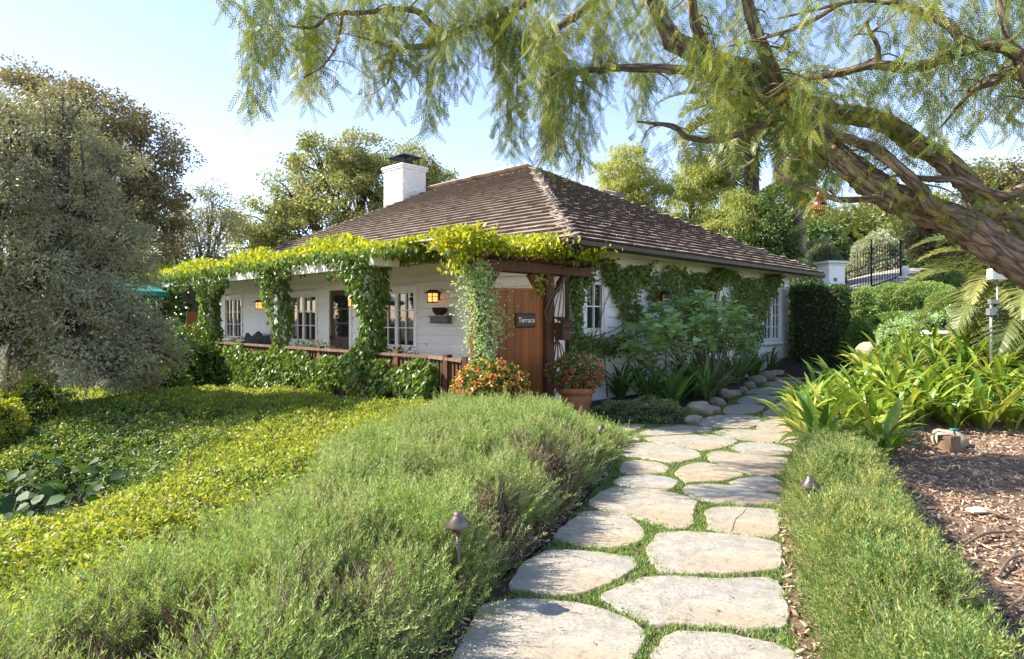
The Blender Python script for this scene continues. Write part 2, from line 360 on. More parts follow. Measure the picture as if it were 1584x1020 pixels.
M['plec'] = leafmat('velvet_leaf', [(.18,.30,.10),(.27,.41,.16),(.36,.50,.24),(.45,.58,.34)], .35, .6, 1.3)
M['thyme'] = leafmat('thyme_leaf', [(.10,.15,.05),(.16,.22,.08),(.24,.29,.12)], .25, .6, 1.1)
M['begonia'] = leafmat('begonia_leaf', [(.05,.10,.02),(.09,.15,.03),(.15,.2,.04)], .3, .4, 1.3)
M['fl_orange'] = leafmat('orange_petal', [(.65,.16,.05),(.80,.33,.08),(.85,.52,.12),(.70,.16,.12)], .35, .5, 1)
M['fl_pink'] = leafmat('pink_petal', [(.7,.06,.10),(.8,.16,.22),(.65,.04,.06)], .35, .5, 1)
M['bigleaf'] = leafmat('big_dark_leaf', [(.02,.055,.015),(.04,.09,.022),(.06,.12,.03)], .3, .6, 1.3)
M['vinestem'] = solid('vine_stem', (.14, .10, .07), .85, .3, 12, bmp=.4)

M['greentwig'] = solid('green_twig', (.16, .17, .07), .7, .2, 12)
# ------------------------------------------------------------------ geometry-node scatter for uncountable stuff
def scatter_gn(name, label, cat, pts, rot, scl, protos, idx=None, parent=None):
    col = bpy.data.collections.new(name+'_pieces')
    for i, me in enumerate(protos):
        col.objects.link(bpy.data.objects.new('%s_piece_%02d' % (name, i), me))
    n = len(pts); pts = np.asarray(pts, np.float32)
    org = np.array([pts[:, 0].mean(), pts[:, 1].mean(), pts[:, 2].min()], np.float32)
    me = bpy.data.meshes.new(name); me.vertices.add(n); me.vertices.foreach_set('co', (pts-org).ravel())
    a = me.attributes.new('rot', 'FLOAT_VECTOR', 'POINT'); a.data.foreach_set('vector', np.asarray(rot, np.float32).ravel())
    a = me.attributes.new('scl', 'FLOAT', 'POINT'); a.data.foreach_set('value', np.asarray(scl, np.float32))
    if idx is None: idx = rng.integers(0, len(protos), n)
    a = me.attributes.new('idx', 'INT', 'POINT'); a.data.foreach_set('value', np.asarray(idx, np.int32))
    o = bpy.data.objects.new(name, me); C.objects.link(o); o.location = org.tolist()
    if parent is not None: o.parent = parent
    tag(o, label, cat, kind='stuff')
    ng = bpy.data.node_groups.new(name+'_scatter', 'GeometryNodeTree')
    ng.interface.new_socket('Geometry', in_out='INPUT', socket_type='NodeSocketGeometry')
    ng.interface.new_socket('Geometry', in_out='OUTPUT', socket_type='NodeSocketGeometry')
    N = ng.nodes; L = ng.links
    gi = N.new('NodeGroupInput'); go = N.new('NodeGroupOutput')
    ci = N.new('GeometryNodeCollectionInfo'); ci.inputs['Collection'].default_value = col
    ci.inputs['Separate Children'].default_value = True; ci.inputs['Reset Children'].default_value = True
    ip = N.new('GeometryNodeInstanceOnPoints'); ip.inputs['Pick Instance'].default_value = True
    def na(nm, ty):
        x = N.new('GeometryNodeInputNamedAttribute'); x.data_type = ty; x.inputs['Name'].default_value = nm; return x.outputs['Attribute']
    e = N.new('FunctionNodeEulerToRotation'); L.new(na('rot', 'FLOAT_VECTOR'), e.inputs[0])
    L.new(gi.outputs[0], ip.inputs['Points']); L.new(ci.outputs[0], ip.inputs['Instance'])
    L.new(na('idx', 'INT'), ip.inputs['Instance Index']); L.new(e.outputs[0], ip.inputs['Rotation'])
    L.new(na('scl', 'FLOAT'), ip.inputs['Scale']); L.new(ip.outputs[0], go.inputs[0])
    o.modifiers.new('scatter', 'NODES').node_group = ng
    return o
def inpoly(x, y, poly):
    x = np.asarray(x); y = np.asarray(y); r = np.zeros(len(x), bool); n = len(poly)
    for i in range(n):
        x0, y0 = poly[i][0], poly[i][1]; x1, y1 = poly[(i+1) % n][0], poly[(i+1) % n][1]
        c = ((y0 > y) != (y1 > y)) & (x < (x1-x0)*(y-y0)/((y1-y0) if y1 != y0 else 1e-9)+x0)
        r ^= c
    return r
def polydist(x, y, poly):
    d = np.full(len(x), 1e9); n = len(poly)
    for i in range(n):
        a = np.array(poly[i][:2], float); b = np.array(poly[(i+1) % n][:2], float); ab = b-a
        t = np.clip(((x-a[0])*ab[0]+(y-a[1])*ab[1])/max(ab@ab, 1e-9), 0, 1)
        d = np.minimum(d, np.hypot(x-a[0]-t*ab[0], y-a[1]-t*ab[1]))
    return d
def polysample(poly, n):
    p = np.array([q[:2] for q in poly], float); lo = p.min(0); hi = p.max(0)
    x = rng.uniform(lo[0], hi[0], n*3); y = rng.uniform(lo[1], hi[1], n*3)
    k = inpoly(x, y, poly); return x[k][:n], y[k][:n]
def vnoise(x, y, s, seed=0):
    return np.array([noise.noise(Vector((a*s, b*s, seed))) for a, b in zip(x, y)])

# ================================================================== SETTING
# one ground sheet out to the horizon
def axis(lo, hi, fine0, fine1, step, grow=1.25):
    a = list(np.arange(fine0, fine1+1e-6, step)); s = step
    while a[-1] < hi: s *= grow; a.append(a[-1]+s)
    s = step
    while a[0] > lo: s *= grow; a.insert(0, a[0]-s)
    return np.array(a)
gx = axis(-900, 900, -14, 16, .35); gy = axis(-300, 1500, 0, 24, .35)
X, Y = np.meshgrid(gx, gy); Z = gz(X, Y)-.035+.0
nx, ny = len(gx), len(gy)
gi_ = np.arange(nx*ny).reshape(ny, nx)
gf = np.stack([gi_[:-1, :-1], gi_[:-1, 1:], gi_[1:, 1:], gi_[1:, :-1]], -1).reshape(-1, 4)
o = link('ground', mesh_np('ground', np.stack([X, Y, Z], -1).reshape(-1, 3), gf, M['ground'], smooth=True), None)
tag(o, kind='structure')
def sheet(name, poly, z, mat, step=.25, warp=0.0):
    p = np.array([q[:2] for q in poly]); lo = p.min(0); hi = p.max(0)
    bm = bmesh.new(); vs = [bm.verts.new((q[0], q[1], 0)) for q in poly]; bm.faces.new(vs)
    for ax in (0, 1):
        for c in np.arange(lo[ax]+step, hi[ax], step):
            nrm = (1, 0, 0) if ax == 0 else (0, 1, 0); co = (c, 0, 0) if ax == 0 else (0, c, 0)
            bmesh.ops.bisect_plane(bm, geom=bm.verts[:]+bm.edges[:]+bm.faces[:], plane_co=co, plane_no=nrm)
    for v in bm.verts: v.co.z = gzf(v.co.x, v.co.y)+z+warp*noise.noise(v.co*3)
    me = bpy.data.meshes.new(name); bm.to_mesh(me); bm.free(); me.materials.append(mat)
    for f in me.polygons: f.use_smooth = True
    o = link(name, me); tag(o, kind='structure'); return o
# path
stones_px = [
 [(706,1020),(735,965),(755,938),(810,932),(880,936),(940,950),(985,972),(997,990),(985,1010),(975,1030),(950,1090),(690,1090)],
 [(1010,1022),(1030,990),(1060,982),(1120,985),(1190,1000),(1228,1014),(1250,1075),(1180,1095),(1000,1085)],
 [(927,925),(960,912),(1000,897),(1040,895),(1100,900),(1180,897),(1205,905),(1214,940),(1217,975),(1150,975),(1060,968),(1010,970),(985,958),(950,940)],
 [(785,915),(815,873),(850,855),(900,856),(945,862),(978,866),(982,880),(965,895),(900,922),(860,923)],
 [(1002,853),(1020,828),(1060,826),(1120,830),(1170,836),(1207,845),(1205,885),(1130,890),(1060,890),(1020,886),(1012,875)],
 [(855,835),(880,812),(905,795),(945,796),(975,805),(994,822),(992,838),(965,848),(930,850),(890,845)],
 [(910,782),(930,765),(955,757),(1000,760),(1050,768),(1078,778),(1070,795),(1068,818),(1045,820),(1010,812),(975,800),(940,794)],
 [(1092,795),(1105,788),(1150,788),(1203,792),(1203,835),(1150,830),(1095,822),(1098,808)],
 [(1057,762),(1065,753),(1100,752),(1150,755),(1207,770),(1207,782),(1150,782),(1100,778),(1075,773)],
 [(1128,750),(1150,743),(1190,741),(1210,748),(1210,767),(1170,759)],
 [(950,748),(965,740),(1000,738),(1035,742),(1048,747),(1040,757),(1030,762),(990,757),(955,753)],
 [(960,731),(965,717),(990,714),(1020,718),(1033,725),(1030,733),(1000,735),(965,735)],
 [(1046,735),(1055,725),(1080,718),(1110,722),(1152,738),(1120,746),(1080,748),(1060,748)],
 [(1095,705),(1110,700),(1160,706),(1222,712),(1220,738),(1170,738),(1130,728),(1100,715)],
 [(962,690),(1000,687),(1050,693),(1080,702),(1082,710),(1060,716),(1040,718),(1000,711),(965,707)],
 [(1132,697),(1140,690),(1165,687),(1200,690),(1225,697),(1218,707),(1170,706),(1150,703)],
 [(995,680),(1040,677),(1090,675),(1130,679),(1140,685),(1120,694),(1090,699),(1050,692),(1010,686)],
 [(1105,671),(1120,667),(1160,667),(1230,674),(1233,687),(1190,687),(1140,680)],
 [(985,674),(1010,664),(1060,660),(1100,663),(1100,668),(1060,673),(1020,676)],
 [(950,674),(955,660),(1000,659),(985,667)],
 [(955,685),(957,677),(982,678),(990,684)],
 [(1080,655),(1100,646),(1140,643),(1170,646),(1178,655),(1160,664),(1120,664),(1085,661)],
 [(1170,665),(1176,655),(1200,650),(1240,652),(1243,671),(1200,671),(1180,670)],
 [(1118,638),(1125,630),(1150,626),(1185,630),(1172,640),(1150,642),(1122,642)],
 [(1178,643),(1190,635),(1215,632),(1245,637),(1245,648),(1200,649)],
 [(1140,622),(1155,614),(1180,612),(1205,616),(1195,624),(1160,626),(1142,625)],
 [(1195,630),(1207,622),(1245,622),(1245,632),(1215,631)],
 [(1152,610),(1165,603),(1190,600),(1215,602),(1210,610),(1180,611)],
 [(1180,597),(1190,592),(1215,590),(1237,592),(1227,599),(1200,600)],
 [(1192,588),(1207,584),(1235,582),(1250,585),(1235,589)],
 [(1216,580),(1228,577),(1262,576),(1264,581),(1240,582)],
 [(1215,618),(1225,605),(1262,604),(1262,616)],
 [(1235,600),(1245,592),(1272,591),(1272,600)],
 [(1255,668),(1258,652),(1290,650),(1292,668)],
]
outline_px = [(640,1100),(700,1010),(735,935),(790,885),(850,840),(880,800),(915,762),(945,735),(952,700),(945,657),(1068,655),(1100,638),(1130,615),(1165,595),(1205,579),(1240,572),(1290,570),(1300,600),(1300,670),(1260,690),(1240,720),(1214,770),(1208,840),(1212,900),(1222,960),(1250,1040),(1275,1100)]
outline = [G(*p) for p in outline_px]
path = sheet('path', outline, .0, M['soil'], .3)
def chaikin(p, k=1):
    for _ in range(k):
        q = []
        for i in range(len(p)):
            a = p[i]; b = p[(i+1) % len(p)]; q += [a*.86+b*.14, a*.14+b*.86]
        p = q
    return p
stones = []; tops = []
psx, psy = path.location.x, path.location.y
for i, pp in enumerate(stones_px):
    poly = chaikin([G(*p) for p in pp], 2); stones.append(poly)
    # wobbly cleft edge
    c = sum(poly, Vector())/len(poly)
    q = []
    for k in range(len(poly)):
        a = poly[k]; b = poly[(k+1) % len(poly)]; ns = max(1, int((b-a).length/.03))
        for s_ in range(ns):
            v = a.lerp(b, s_/ns); nn = (v-c).normalized(); q.append(v+nn*(.020+.016*noise.noise(v*9)+.012*noise.noise(v*27)))
    nv = len(q); top = .022+random.uniform(-.003, .004); tx, ty = random.uniform(-.006, .006), random.uniform(-.006, .006)
    if i == 7: tx = ty = 0
    tops.append(top); vs = []
    for v in q: vs.append((v.x-c.x, v.y-c.y, -.03))
    for v in q: vs.append((v.x-c.x, v.y-c.y, top-.010+(v.x-c.x)*tx))
    for v in q:
        w_ = (c-v).normalized()*.012; vs.append((v.x-c.x+w_.x, v.y-c.y+w_.y, top+(v.x-c.x)*tx+(v.y-c.y)*ty))
    fs = [(k, (k+1) % nv, nv+(k+1) % nv, nv+k) for k in range(nv)]+[(nv+k, nv+(k+1) % nv, 2*nv+(k+1) % nv, 2*nv+k) for k in range(nv)]
    fs.append(tuple(range(2*nv, 3*nv)))
    me = bpy.data.meshes.new('flagstone'); me.from_pydata(vs, [], fs); me.materials.append(M['flag'])
    me.polygons.foreach_set('use_smooth', [True]*(len(fs)-1)+[False]); me.update()
    o = bpy.data.objects.new('flagstone', me); C.objects.link(o); o.parent = path
    o.location = (c.x-path.location.x, c.y-path.location.y, c.z-path.location.z)
    if i == 7: o['label'] = 'grey flagstone with a long jagged crack'
    # texture offset: object coordinates start at each stone's own centre
# crack in one stone: a thin recessed dark fissure
cr = [G(1156,789), G(1150,797), G(1139,806), G(1135,815), G(1134,823), G(1128,829)]
mb = MB(); wdt = .0035
vs = []; 
for i, p in enumerate(cr):
    d = (cr[min(i+1, 5)]-cr[max(i-1, 0)]).normalized(); s_ = Vector((-d.y, d.x, 0))*wdt*(.4 if i in (0, 5) else 1)
    vs += [p-s_+Vector((0, 0, tops[7]+.0006)), p+s_+Vector((0, 0, tops[7]+.0006))]
mb.add(vs, [(2*i, 2*i+1, 2*i+3, 2*i+2) for i in range(5)])
mb.build('crack', M['soil'], path, off=tuple(path.location))
def leafm(k):
    v, f = scatter(T_LEAF, np.zeros((1, 3)), np.array([[0, 1., .05]]), np.array([[0, 0, 1.]]), .03+.008*k, .007+.003*k); return mesh_np('dry_leaf', v, f, M['rosemary_dry'])
# grass in the joints
x, y = polysample([(p.x, p.y) for p in outline], 95000)
ok = np.ones(len(x), bool); near = np.zeros(len(x), bool)
for poly in stones:
    pl = [(p.x, p.y) for p in poly]; ins = inpoly(x, y, pl)
    d = polydist(x, y, pl); ok &= ~(ins & (d > .015)); near |= (d < .16) 
# less grass where bare soil shows beside the left hedge
lx = np.interp(y, [2.6, 3.0, 3.6, 4.4, 5.4, 6.5], [-.5, -.33, -.05, .25, .62, .9])
ok &= near & ((x > lx) | (rng.random(len(x)) < .12))
x = x[ok]; y = y[ok]
def tuft(n, h, spread, wd, mat, seed):
    r = np.random.default_rng(seed); pos = np.c_[r.normal(0, spread, n), r.normal(0, spread, n), np.zeros(n)]
    d = norm(np.c_[r.normal(0, .55, n), r.normal(0, .55, n), np.ones(n)]); nr = norm(r.normal(size=(n, 3)))
    v, f = scatter(T_DIA, pos, d, nr, h*r.uniform(.6, 1.2, n), wd)
    return mesh_np('tuft', v, f, mat, r.random(n))
pr = [tuft(9, .022, .012, .004, M['grass'], k) for k in range(5)]
n = len(x); dist = np.hypot(x, y)
keep = rng.random(n) < np.clip(1.25-dist*.06, .35, 1); x = x[keep]; y = y[keep]; n = len(x)
scatter_gn('path_grass', 'short green grass growing in the joints between the flagstones', 'grass',
   np.c_[x, y, np.full(n, .002)], np.c_[np.zeros((n, 2)), rng.uniform(0, 6.28, n)], rng.uniform(.8, 1.7, n), pr)
x, y = polysample([(p.x, p.y) for p in outline], 420); n = len(x)
scatter_gn('fallen_leaves', 'tiny dry leaves and needles lying on the stone path', 'leaf litter', np.c_[x, y, np.full(n, .026)],
   np.c_[rng.normal(0, .15, (n, 2)), rng.uniform(0, 6.28, n)], rng.uniform(.35, 1.0, n), [leafm(k) for k in range(3)])
# mulch on the right, soil by the hedge
mulch_poly = [G(1240,690), Vector((2.3, 5.6, 0)), Vector((1.3, 3.0, 0)), Vector((.9, 1.2, 0)), Vector((14, .6, 0)), Vector((15, 10.4, 0)), Vector((8, 10.2, 0)), Vector((4.6, 9.9, 0)), Vector((3.3, 8.2, 0))]
mulch = sheet('mulch_bed', mulch_poly, .004, M['mulch'], .3, .012)
def chipmesh(k, l_, w_, t_):
    r = np.random.default_rng(k); v = []
    for sx in (-.5, .5):
        for (yy, zz) in ((-.5, 0), (.5, 0), (.35, 1), (-.4, 1)):
            v.append((sx*l_*r.uniform(.75, 1.1), yy*w_*r.uniform(.6, 1.2), zz*t_))
    f = np.array([(0, 1, 2, 3), (7, 6, 5, 4), (0, 4, 5, 1), (1, 5, 6, 2), (2, 6, 7, 3), (3, 7, 4, 0)])
    return mesh_np('bark_chip', np.array(v), f, M['chip'])
pr = [chipmesh(k, *random.choice([(.05, .014, .006), (.035, .02, .008), (.075, .01, .006), (.03, .03, .005), (.06, .02, .01)])) for k in range(8)]
x, y = polysample([(p.x, p.y) for p in mulch_poly], 70000)
dn = rng.random(len(x)) < np.clip(1.3-y*.08, .3, 1); x = x[dn]; y = y[dn]
n = len(x)
scatter_gn('bark_chips', 'brown shredded bark chips spread over the bed on the right', 'mulch',
   np.c_[x, y, gz(x, y)+rng.uniform(.0, .022, n)], np.c_[rng.normal(0, .35, (n, 2)), rng.uniform(0, 6.28, n)], rng.uniform(.5, 1.25, n)*1.0, pr)
soil_poly = [Vector((-2.2, .8, 0)), G(705,1060), G(735,935), G(790,880), G(850,840), G(880,800), G(915,760), G(945,735), G(952,700), G(945,655), Vector((.6, 10.2, 0)), Vector((-1, 9.8, 0)), Vector((-2, 7, 0))]
sheet('hedge_soil', soil_poly, .008, M['soil'], .3, .01)
x, y = polysample([(p.x, p.y) for p in soil_poly], 14000); n = len(x)
scatter_gn('soil_litter', 'dark bark litter on the soil under the rosemary hedge', 'mulch',
   np.c_[x, y, gz(x, y)+.01+rng.uniform(.0, .015, n)], np.c_[rng.normal(0, .3, (n, 2)), rng.uniform(0, 6.28, n)], rng.uniform(.4, .8, n), pr)
bed_poly = [G(945,657), G(1068,655), G(1100,638), G(1130,615), G(1165,595), G(1205,579), G(1240,572), H(11, -1.2, 0), H(11, 0, 0), H(0, 0, 0), H(-.7, -.3, 0), Vector((.3, 10.4, 0))]
sheet('planting_bed', bed_poly, .012, M['soil'], .4, .02)

# ------------------------------------------------------------------ rosemary hedges
def sprig(k, mat, h=.21, nn=40, nl=.025):
    r = np.random.default_rng(100+k); pos = []; d = []; 
    nst = 3
    for s_ in range(nst):
        lean = r.normal(0, .24, 2)
        m_ = nn
        t = np.linspace(.05, 1, m_)*h*r.uniform(.75, 1.1)
        a = np.arange(m_)*2.4+r.random()*6
        px_ = np.c_[lean[0]*t+lean[0]*t*t*2, lean[1]*t+lean[1]*t*t*2, t]
        pos.append(px_); el = np.linspace(.35, 1.7, m_)
        d.append(np.c_[np.cos(a)+lean[0], np.sin(a)+lean[1], el])
    pos = np.vstack(pos); d = norm(np.vstack(d)); n = len(pos)
    nr = norm(np.cross(d, r.normal(size=(n, 3))))
    v, f = scatter(T_DIA, pos, d, nr, nl*r.uniform(.7, 1.15, n), .0048)
    return mesh_np('sprig', v, f, mat, r.random(n)*.35)
def baretwig(k):
    r = random.Random(k); mb = MB()
    for j in range(4):
        a = r.uniform(0, 6.28); l_ = r.uniform(.10, .2); p1 = Vector((math.cos(a)*.05, math.sin(a)*.05, l_*.5)); p2 = Vector((math.cos(a)*.11, math.sin(a)*.11, l_))
        mb.tube([(0, 0, -.12), p1, p2], [.004, .003, .0015], 4); mb.tube([p1, p1+Vector((r.uniform(-.05, .05), r.uniform(-.05, .05), .07))], [.002, .001], 3)
    return mb.mesh('twig', M['twig'])
def hedge(name, label, poly, hfun, mats, n_top, seed, edge=.35, dryf=None, kw={}):
    pl = [(p[0], p[1]) for p in poly]
    x, y = polysample(pl, n_top); d = polydist(x, y, pl)
    hh = hfun(x, y)*np.sqrt(np.clip(d/edge, 0.02, 1)*(2-np.clip(d/edge, 0, 1)))
    ba, bb = polysample(pl, int(seed == 3)*52+34); dome = np.zeros(len(x)); tint = np.zeros(len(x))
    for a_, b_ in zip(ba, bb):
        r_ = random.uniform(.26, .55); q_ = np.sqrt(np.clip(1-((x-a_)**2+(y-b_)**2)/r_**2, 0, 1))*random.uniform(.75, 1.05); tv_ = random.random(); tint = np.where(q_ > dome, tv_, tint); dome = np.maximum(dome, q_)
    hh = hh*(.55+.52*dome)
    big = vnoise(x, y, 1.4, seed)*.05+vnoise(x, y, 3.6, seed+3)*.15+vnoise(x, y, 8, seed+5)*.11
    z = gz(x, y)+np.maximum(hh+big*np.clip(hh*4, 0, 1)-.09, .0)
    z -= rng.random(len(x))**2*.17
    cen = np.mean(np.array(pl), 0)
    # tilt outwards on the shoulders
    eps = .05; gxd = polydist(x+eps, y, pl)-d; gyd = polydist(x, y+eps, pl)-d
    tilt = np.clip(1-d/edge, 0, 1)*1.0
    ox = -gxd/eps*tilt+rng.normal(0, .25, len(x)); oy = -gyd/eps*tilt+rng.normal(0, .25, len(x))
    rx = -np.arctan(oy)*1.0; ry = np.arctan(ox)
    prs = [sprig(k, mats[0], **kw) for k in range(6)]+[sprig(k+9, mats[1], .13, 22) for k in range(2)]+[sprig(k+20, mats[2], **kw) for k in range(4)]+[baretwig(k) for k in range(3)]
    dry = dryf(x, y) if dryf else np.zeros(len(x))
    dry = np.maximum(dry, .03+.5*np.clip(vnoise(x, y, 1.3, seed+9)-.32, 0, 1))
    idx = np.where(rng.random(len(x)) < dry, rng.integers(6, 8, len(x)), np.where(rng.random(len(x)) < tint, rng.integers(8, 12, len(x)), rng.integers(0, 6, len(x))))
    tw_ = rng.random(len(x)) < .02+.30*(dome < .25)+.35*dry*(dry > .2); idx = np.where(tw_, rng.integers(12, 15, len(x)), idx)
    scl = rng.uniform(.75, 1.25, len(x))
    o = scatter_gn(name, label, 'hedge', np.c_[x, y, z], np.c_[rx, ry, rng.uniform(0, 6.28, len(x))], scl, prs, idx)
    return o
left_poly = [(-2.6,.7),(-2.1,2.0),(-1.95,3.2),(-1.75,4.6),(-1.5,6.2),(-1.25,7.9),(-1.0,8.7),(-.2,9.0),(.8,9.0),(1.35,8.7),(1.48,8.2),(1.15,7.4),(.92,6.7),(.75,6.15),(.45,5.4),(.22,4.8),(.02,4.25),(-.2,3.6),(-.4,3.0),(-.62,2.2),(-.8,.7)]
def dryL(x, y):
    # the worn brown openings in the hedge
    r = np.zeros(len(x))
    for cx, cy, s_ in ((.25, 5.5, .36), (-.1, 4.3, .24), (-1.3, 2.35, .42), (-1.4, 4.0, .28), (.5, 6.4, .26), (-.75, 3.0, .2), (-.6, 5.9, .2)):
        r = np.maximum(r, .95*np.exp(-((x-cx)**2+(y-cy)**2)/s_**2))
    return r
hedge('rosemary_hedge', 'grey-green rosemary hedge running along the left edge of the stone path', left_poly,
      lambda x, y: .475-.13*dryL(x, y)*(1)*(1-.0*x)+.05*np.sin(y*1.3)-.26*sstep(.2, 1.15, x)*sstep(6.6, 8.0, y)-.16*np.exp(-((x+.30)**2+(y-3.35)**2)/.03)-.15*np.exp(-((x-1.03)**2+(y-7.4)**2)/.06), [M['rosemary'], M['rosemary_dry'], M['rosemary_b']], 15000, 3, dryf=dryL)
right_poly = [(1.05,.9),(1.27,2.2),(1.46,2.9),(1.68,3.6),(1.88,4.2),(2.16,4.9),(2.48,5.7),(2.66,6.15),(3.0,6.35),(3.35,6.2),(3.15,5.4),(2.75,4.5),(2.5,3.9),(2.25,3.3),(1.98,2.6),(1.75,2.0),(1.5,.9)]
hedge('rosemary_border', 'low green rosemary border between the right path edge and the mulch', right_poly,
      lambda x, y: .40-.16*np.exp(-((x-2.1)**2+(y-4.5)**2)/.045), [M['rosemary2'], M['rosemary_dry'], M['rosemary_c']], 12000, 13, .22, kw=dict(h=.165, nn=36, nl=.022))
def core(name, poly, hf, z0, parent=None):
    # dark woody interior under the foliage
    pass

# ------------------------------------------------------------------ left ground cover
def clump(k, mat, nl=9, L=.034, Wd=.017, spread=.03, hgt=.05):
    r = np.random.default_rng(300+k); pos = np.c_[r.normal(0, spread, nl), r.normal(0, spread, nl), r.uniform(0, hgt, nl)]
    d = norm(np.c_[r.normal(0, 1, nl), r.normal(0, 1, nl), r.uniform(.1, 1.3, nl)]); nr = norm(r.normal(0, .5, (nl, 3))+np.array([0, 0, 1.]))
    v, f = scatter(T_LEAF, pos, d, nr, L*r.uniform(.7, 1.2, nl), Wd)
    return mesh_np('clump', v, f, mat, np.repeat(r.random(nl)*.4, 2))
cover_poly = [(-2.2,.8),(-1.9,3.2),(-1.7,4.6),(-1.45,6.2),(-1.15,8.3),(-.9,9.9),(-2.2,11.2),(-6,15.2),(-9.2,18.3),(-16,19),(-16,11),(-13,8),(-5,2)]
x, y = polysample(cover_poly, 90000)
keep = rng.random(len(x)) < np.clip(1.35-y*.055, .45, 1); x = x[keep]; y = y[keep]
hole = np.exp(-(((x+5.35)/1.05)**2+((y-6.9)/1.3)**2)); keep = hole < rng.uniform(.3, .7, len(x)); x = x[keep]; y = y[keep]
hh = .22+.10*vnoise(x, y, .55, 1)+.10*vnoise(x, y, 1.7, 2)+.07*vnoise(x, y, 4.5, 3)
mound = .42*np.exp(-(((x+6.2)/1.6)**2+((y-11.0)/1.6)**2))+.25*np.exp(-(((x+9)/2)**2+((y-13)/2)**2))
edge = np.clip((x-np.interp(y, [0, 3, 5, 8, 10], [-2.3, -2.0, -1.75, -1.2, -.9]))*-1/.35, 0, 1)
z = gz(x, y)+hh*np.clip(edge+.6, 0, 1)+mound-rng.random(len(x))**2*.10-.02
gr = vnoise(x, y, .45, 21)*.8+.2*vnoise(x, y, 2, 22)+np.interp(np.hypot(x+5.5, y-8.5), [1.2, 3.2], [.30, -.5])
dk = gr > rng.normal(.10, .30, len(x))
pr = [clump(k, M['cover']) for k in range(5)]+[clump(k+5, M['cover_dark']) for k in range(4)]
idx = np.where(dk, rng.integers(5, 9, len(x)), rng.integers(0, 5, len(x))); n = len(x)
pr += [clump(20+k, M['rosemary_dry'], 6) for k in range(2)]; idx = np.where(rng.random(n) < .025+.25*np.clip(vnoise(x, y, 2.5, 77)-.35, 0, 1), rng.integers(9, 11, n), idx)
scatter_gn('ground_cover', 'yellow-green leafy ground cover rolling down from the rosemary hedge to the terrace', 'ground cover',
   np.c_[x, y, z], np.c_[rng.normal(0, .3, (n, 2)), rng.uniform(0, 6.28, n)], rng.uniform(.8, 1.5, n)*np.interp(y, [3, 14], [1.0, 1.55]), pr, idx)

# ================================================================== HOUSE
def WF(u, w_, z): return (-w_, u, z)       # front wall (faces the terrace)
def WR(u, w_, z): return (u, -w_, z)       # side wall (faces the path)
house = hthing('cottage', 'white clapboard cottage with a brown shingle hip roof behind the vine-covered terrace', 'house', (0, 0, 0))
XE, YE = 10.35, 15.6
mb = MB(); mb.box(.06, XE, .06, YE, -.6, 3.15); mb.build('wall', M['white'], house)
mb = MB(); mb.box(-.02, XE+.02, -.02, YE+.02, -.6, .02); mb.build('foundation', M['slate'], house)
# window / door openings: (u0,u1,z0,z1)
front_w = [(4.45, 5.98, .86, 2.28), (8.95, 10.5, .88, 2.30), (13.85, 15.2, .88, 2.30)]
front_d = (7.25, 8.25, .10, 2.34)
side_w = [(.50, 1.16, 1.30, 2.34), (4.72, 5.98, 1.32, 2.34), (8.55, 9.75, .92, 2.42)]
def boards(fn, ulen, opens, name):
    z = .02; i = 0
    while z < 3.0:
        iv = [(0., ulen)]
        for (a, b_, z0, z1) in opens:
            if z+.19 > z0 and z < z1:
                iv = [q for (s, e) in iv for q in (((s, min(e, a)),) if e > a >= s and e <= b_ else ((max(s, b_), e),) if s < b_ <= e and s >= a else ((s, a), (b_, e)) if s < a and e > b_ else ((s, e),))]
        for (s, e) in iv:
            if e-s < .05: continue
            k = MB(fn)
            k.add([(s, -.02, z), (e, -.02, z), (e, .034, z), (s, .034, z), (s, -.02, z+.193), (e, -.02, z+.193), (e, .004, z+.193), (s, .004, z+.193)],
                  [(0,3,2,1),(4,5,6,7),(0,1,5,4),(1,2,6,5),(2,3,7,6),(3,0,4,7)])
            k.build('board', M['white'], house)
        z += .2; i += 1
boards(WF, YE, front_w+[front_d], 'f'); boards(WR, XE, side_w, 's')
mb = MB(); mb.box(-.035, .09, -.035, .09, 0, 3.0); mb.build('corner_board', M['trim'], house)
def framebox(mb, u0, u1, z0, z1, t, w0, w1):
    mb.box(u0-t, u0, w0, w1, z0-t, z1+t); mb.box(u1, u1+t, w0, w1, z0-t, z1+t)
    mb.box(u0, u1, w0, w1, z1, z1+t); mb.box(u0, u1, w0, w1, z0-t, z0)
def window(fn, o_, sashes, cols, rows, arch=False, label=None):
    u0, u1, z0, z1 = o_
    wroot = MB(fn); framebox(wroot, u0+.04, u1-.04, z0+.04, z1-.04, .10, -.02, .045)
    wroot.box(u0-.09, u1+.09, .045, .085, z0-.075, z0-.03)
    wo = wroot.build('window', M['trim'], house)
    if label: wo['label'] = label
    sw = (u1-u0-.08)/sashes
    for s in range(sashes):
        a = u0+.04+s*sw; b_ = a+sw
        mb = MB(fn); framebox(mb, a+.055, b_-.055, z0+.10, z1-.10, .05, -.045, .02)
        pu0, pu1, pz0, pz1 = a+.055, b_-.055, z0+.10, z1-.10
        for c_ in range(1, cols): 
            q = pu0+(pu1-pu0)*c_/cols; mb.box(q-.011, q+.011, -.04, .012, pz0, pz1)
        for r_ in range(1, rows):
            q = pz0+(pz1-pz0)*r_/rows; mb.box(pu0, pu1, -.04, .010, q-.011, q+.011)
        so_ = mb.build('sash', M['trim'], wo, off=(0, 0, 0))
        pw = (pu1-pu0)/cols; ph = (pz1-pz0)/rows
        for c_ in range(cols):
            for r_ in range(rows):
                k = MB(fn); k.box(pu0+c_*pw+.011, pu0+(c_+1)*pw-.011, -.034, -.026, pz0+r_*ph+.011, pz0+(r_+1)*ph-.011)
                po = k.build('pane', M['glass'], wo, off=(0, 0, 0))
    return wo
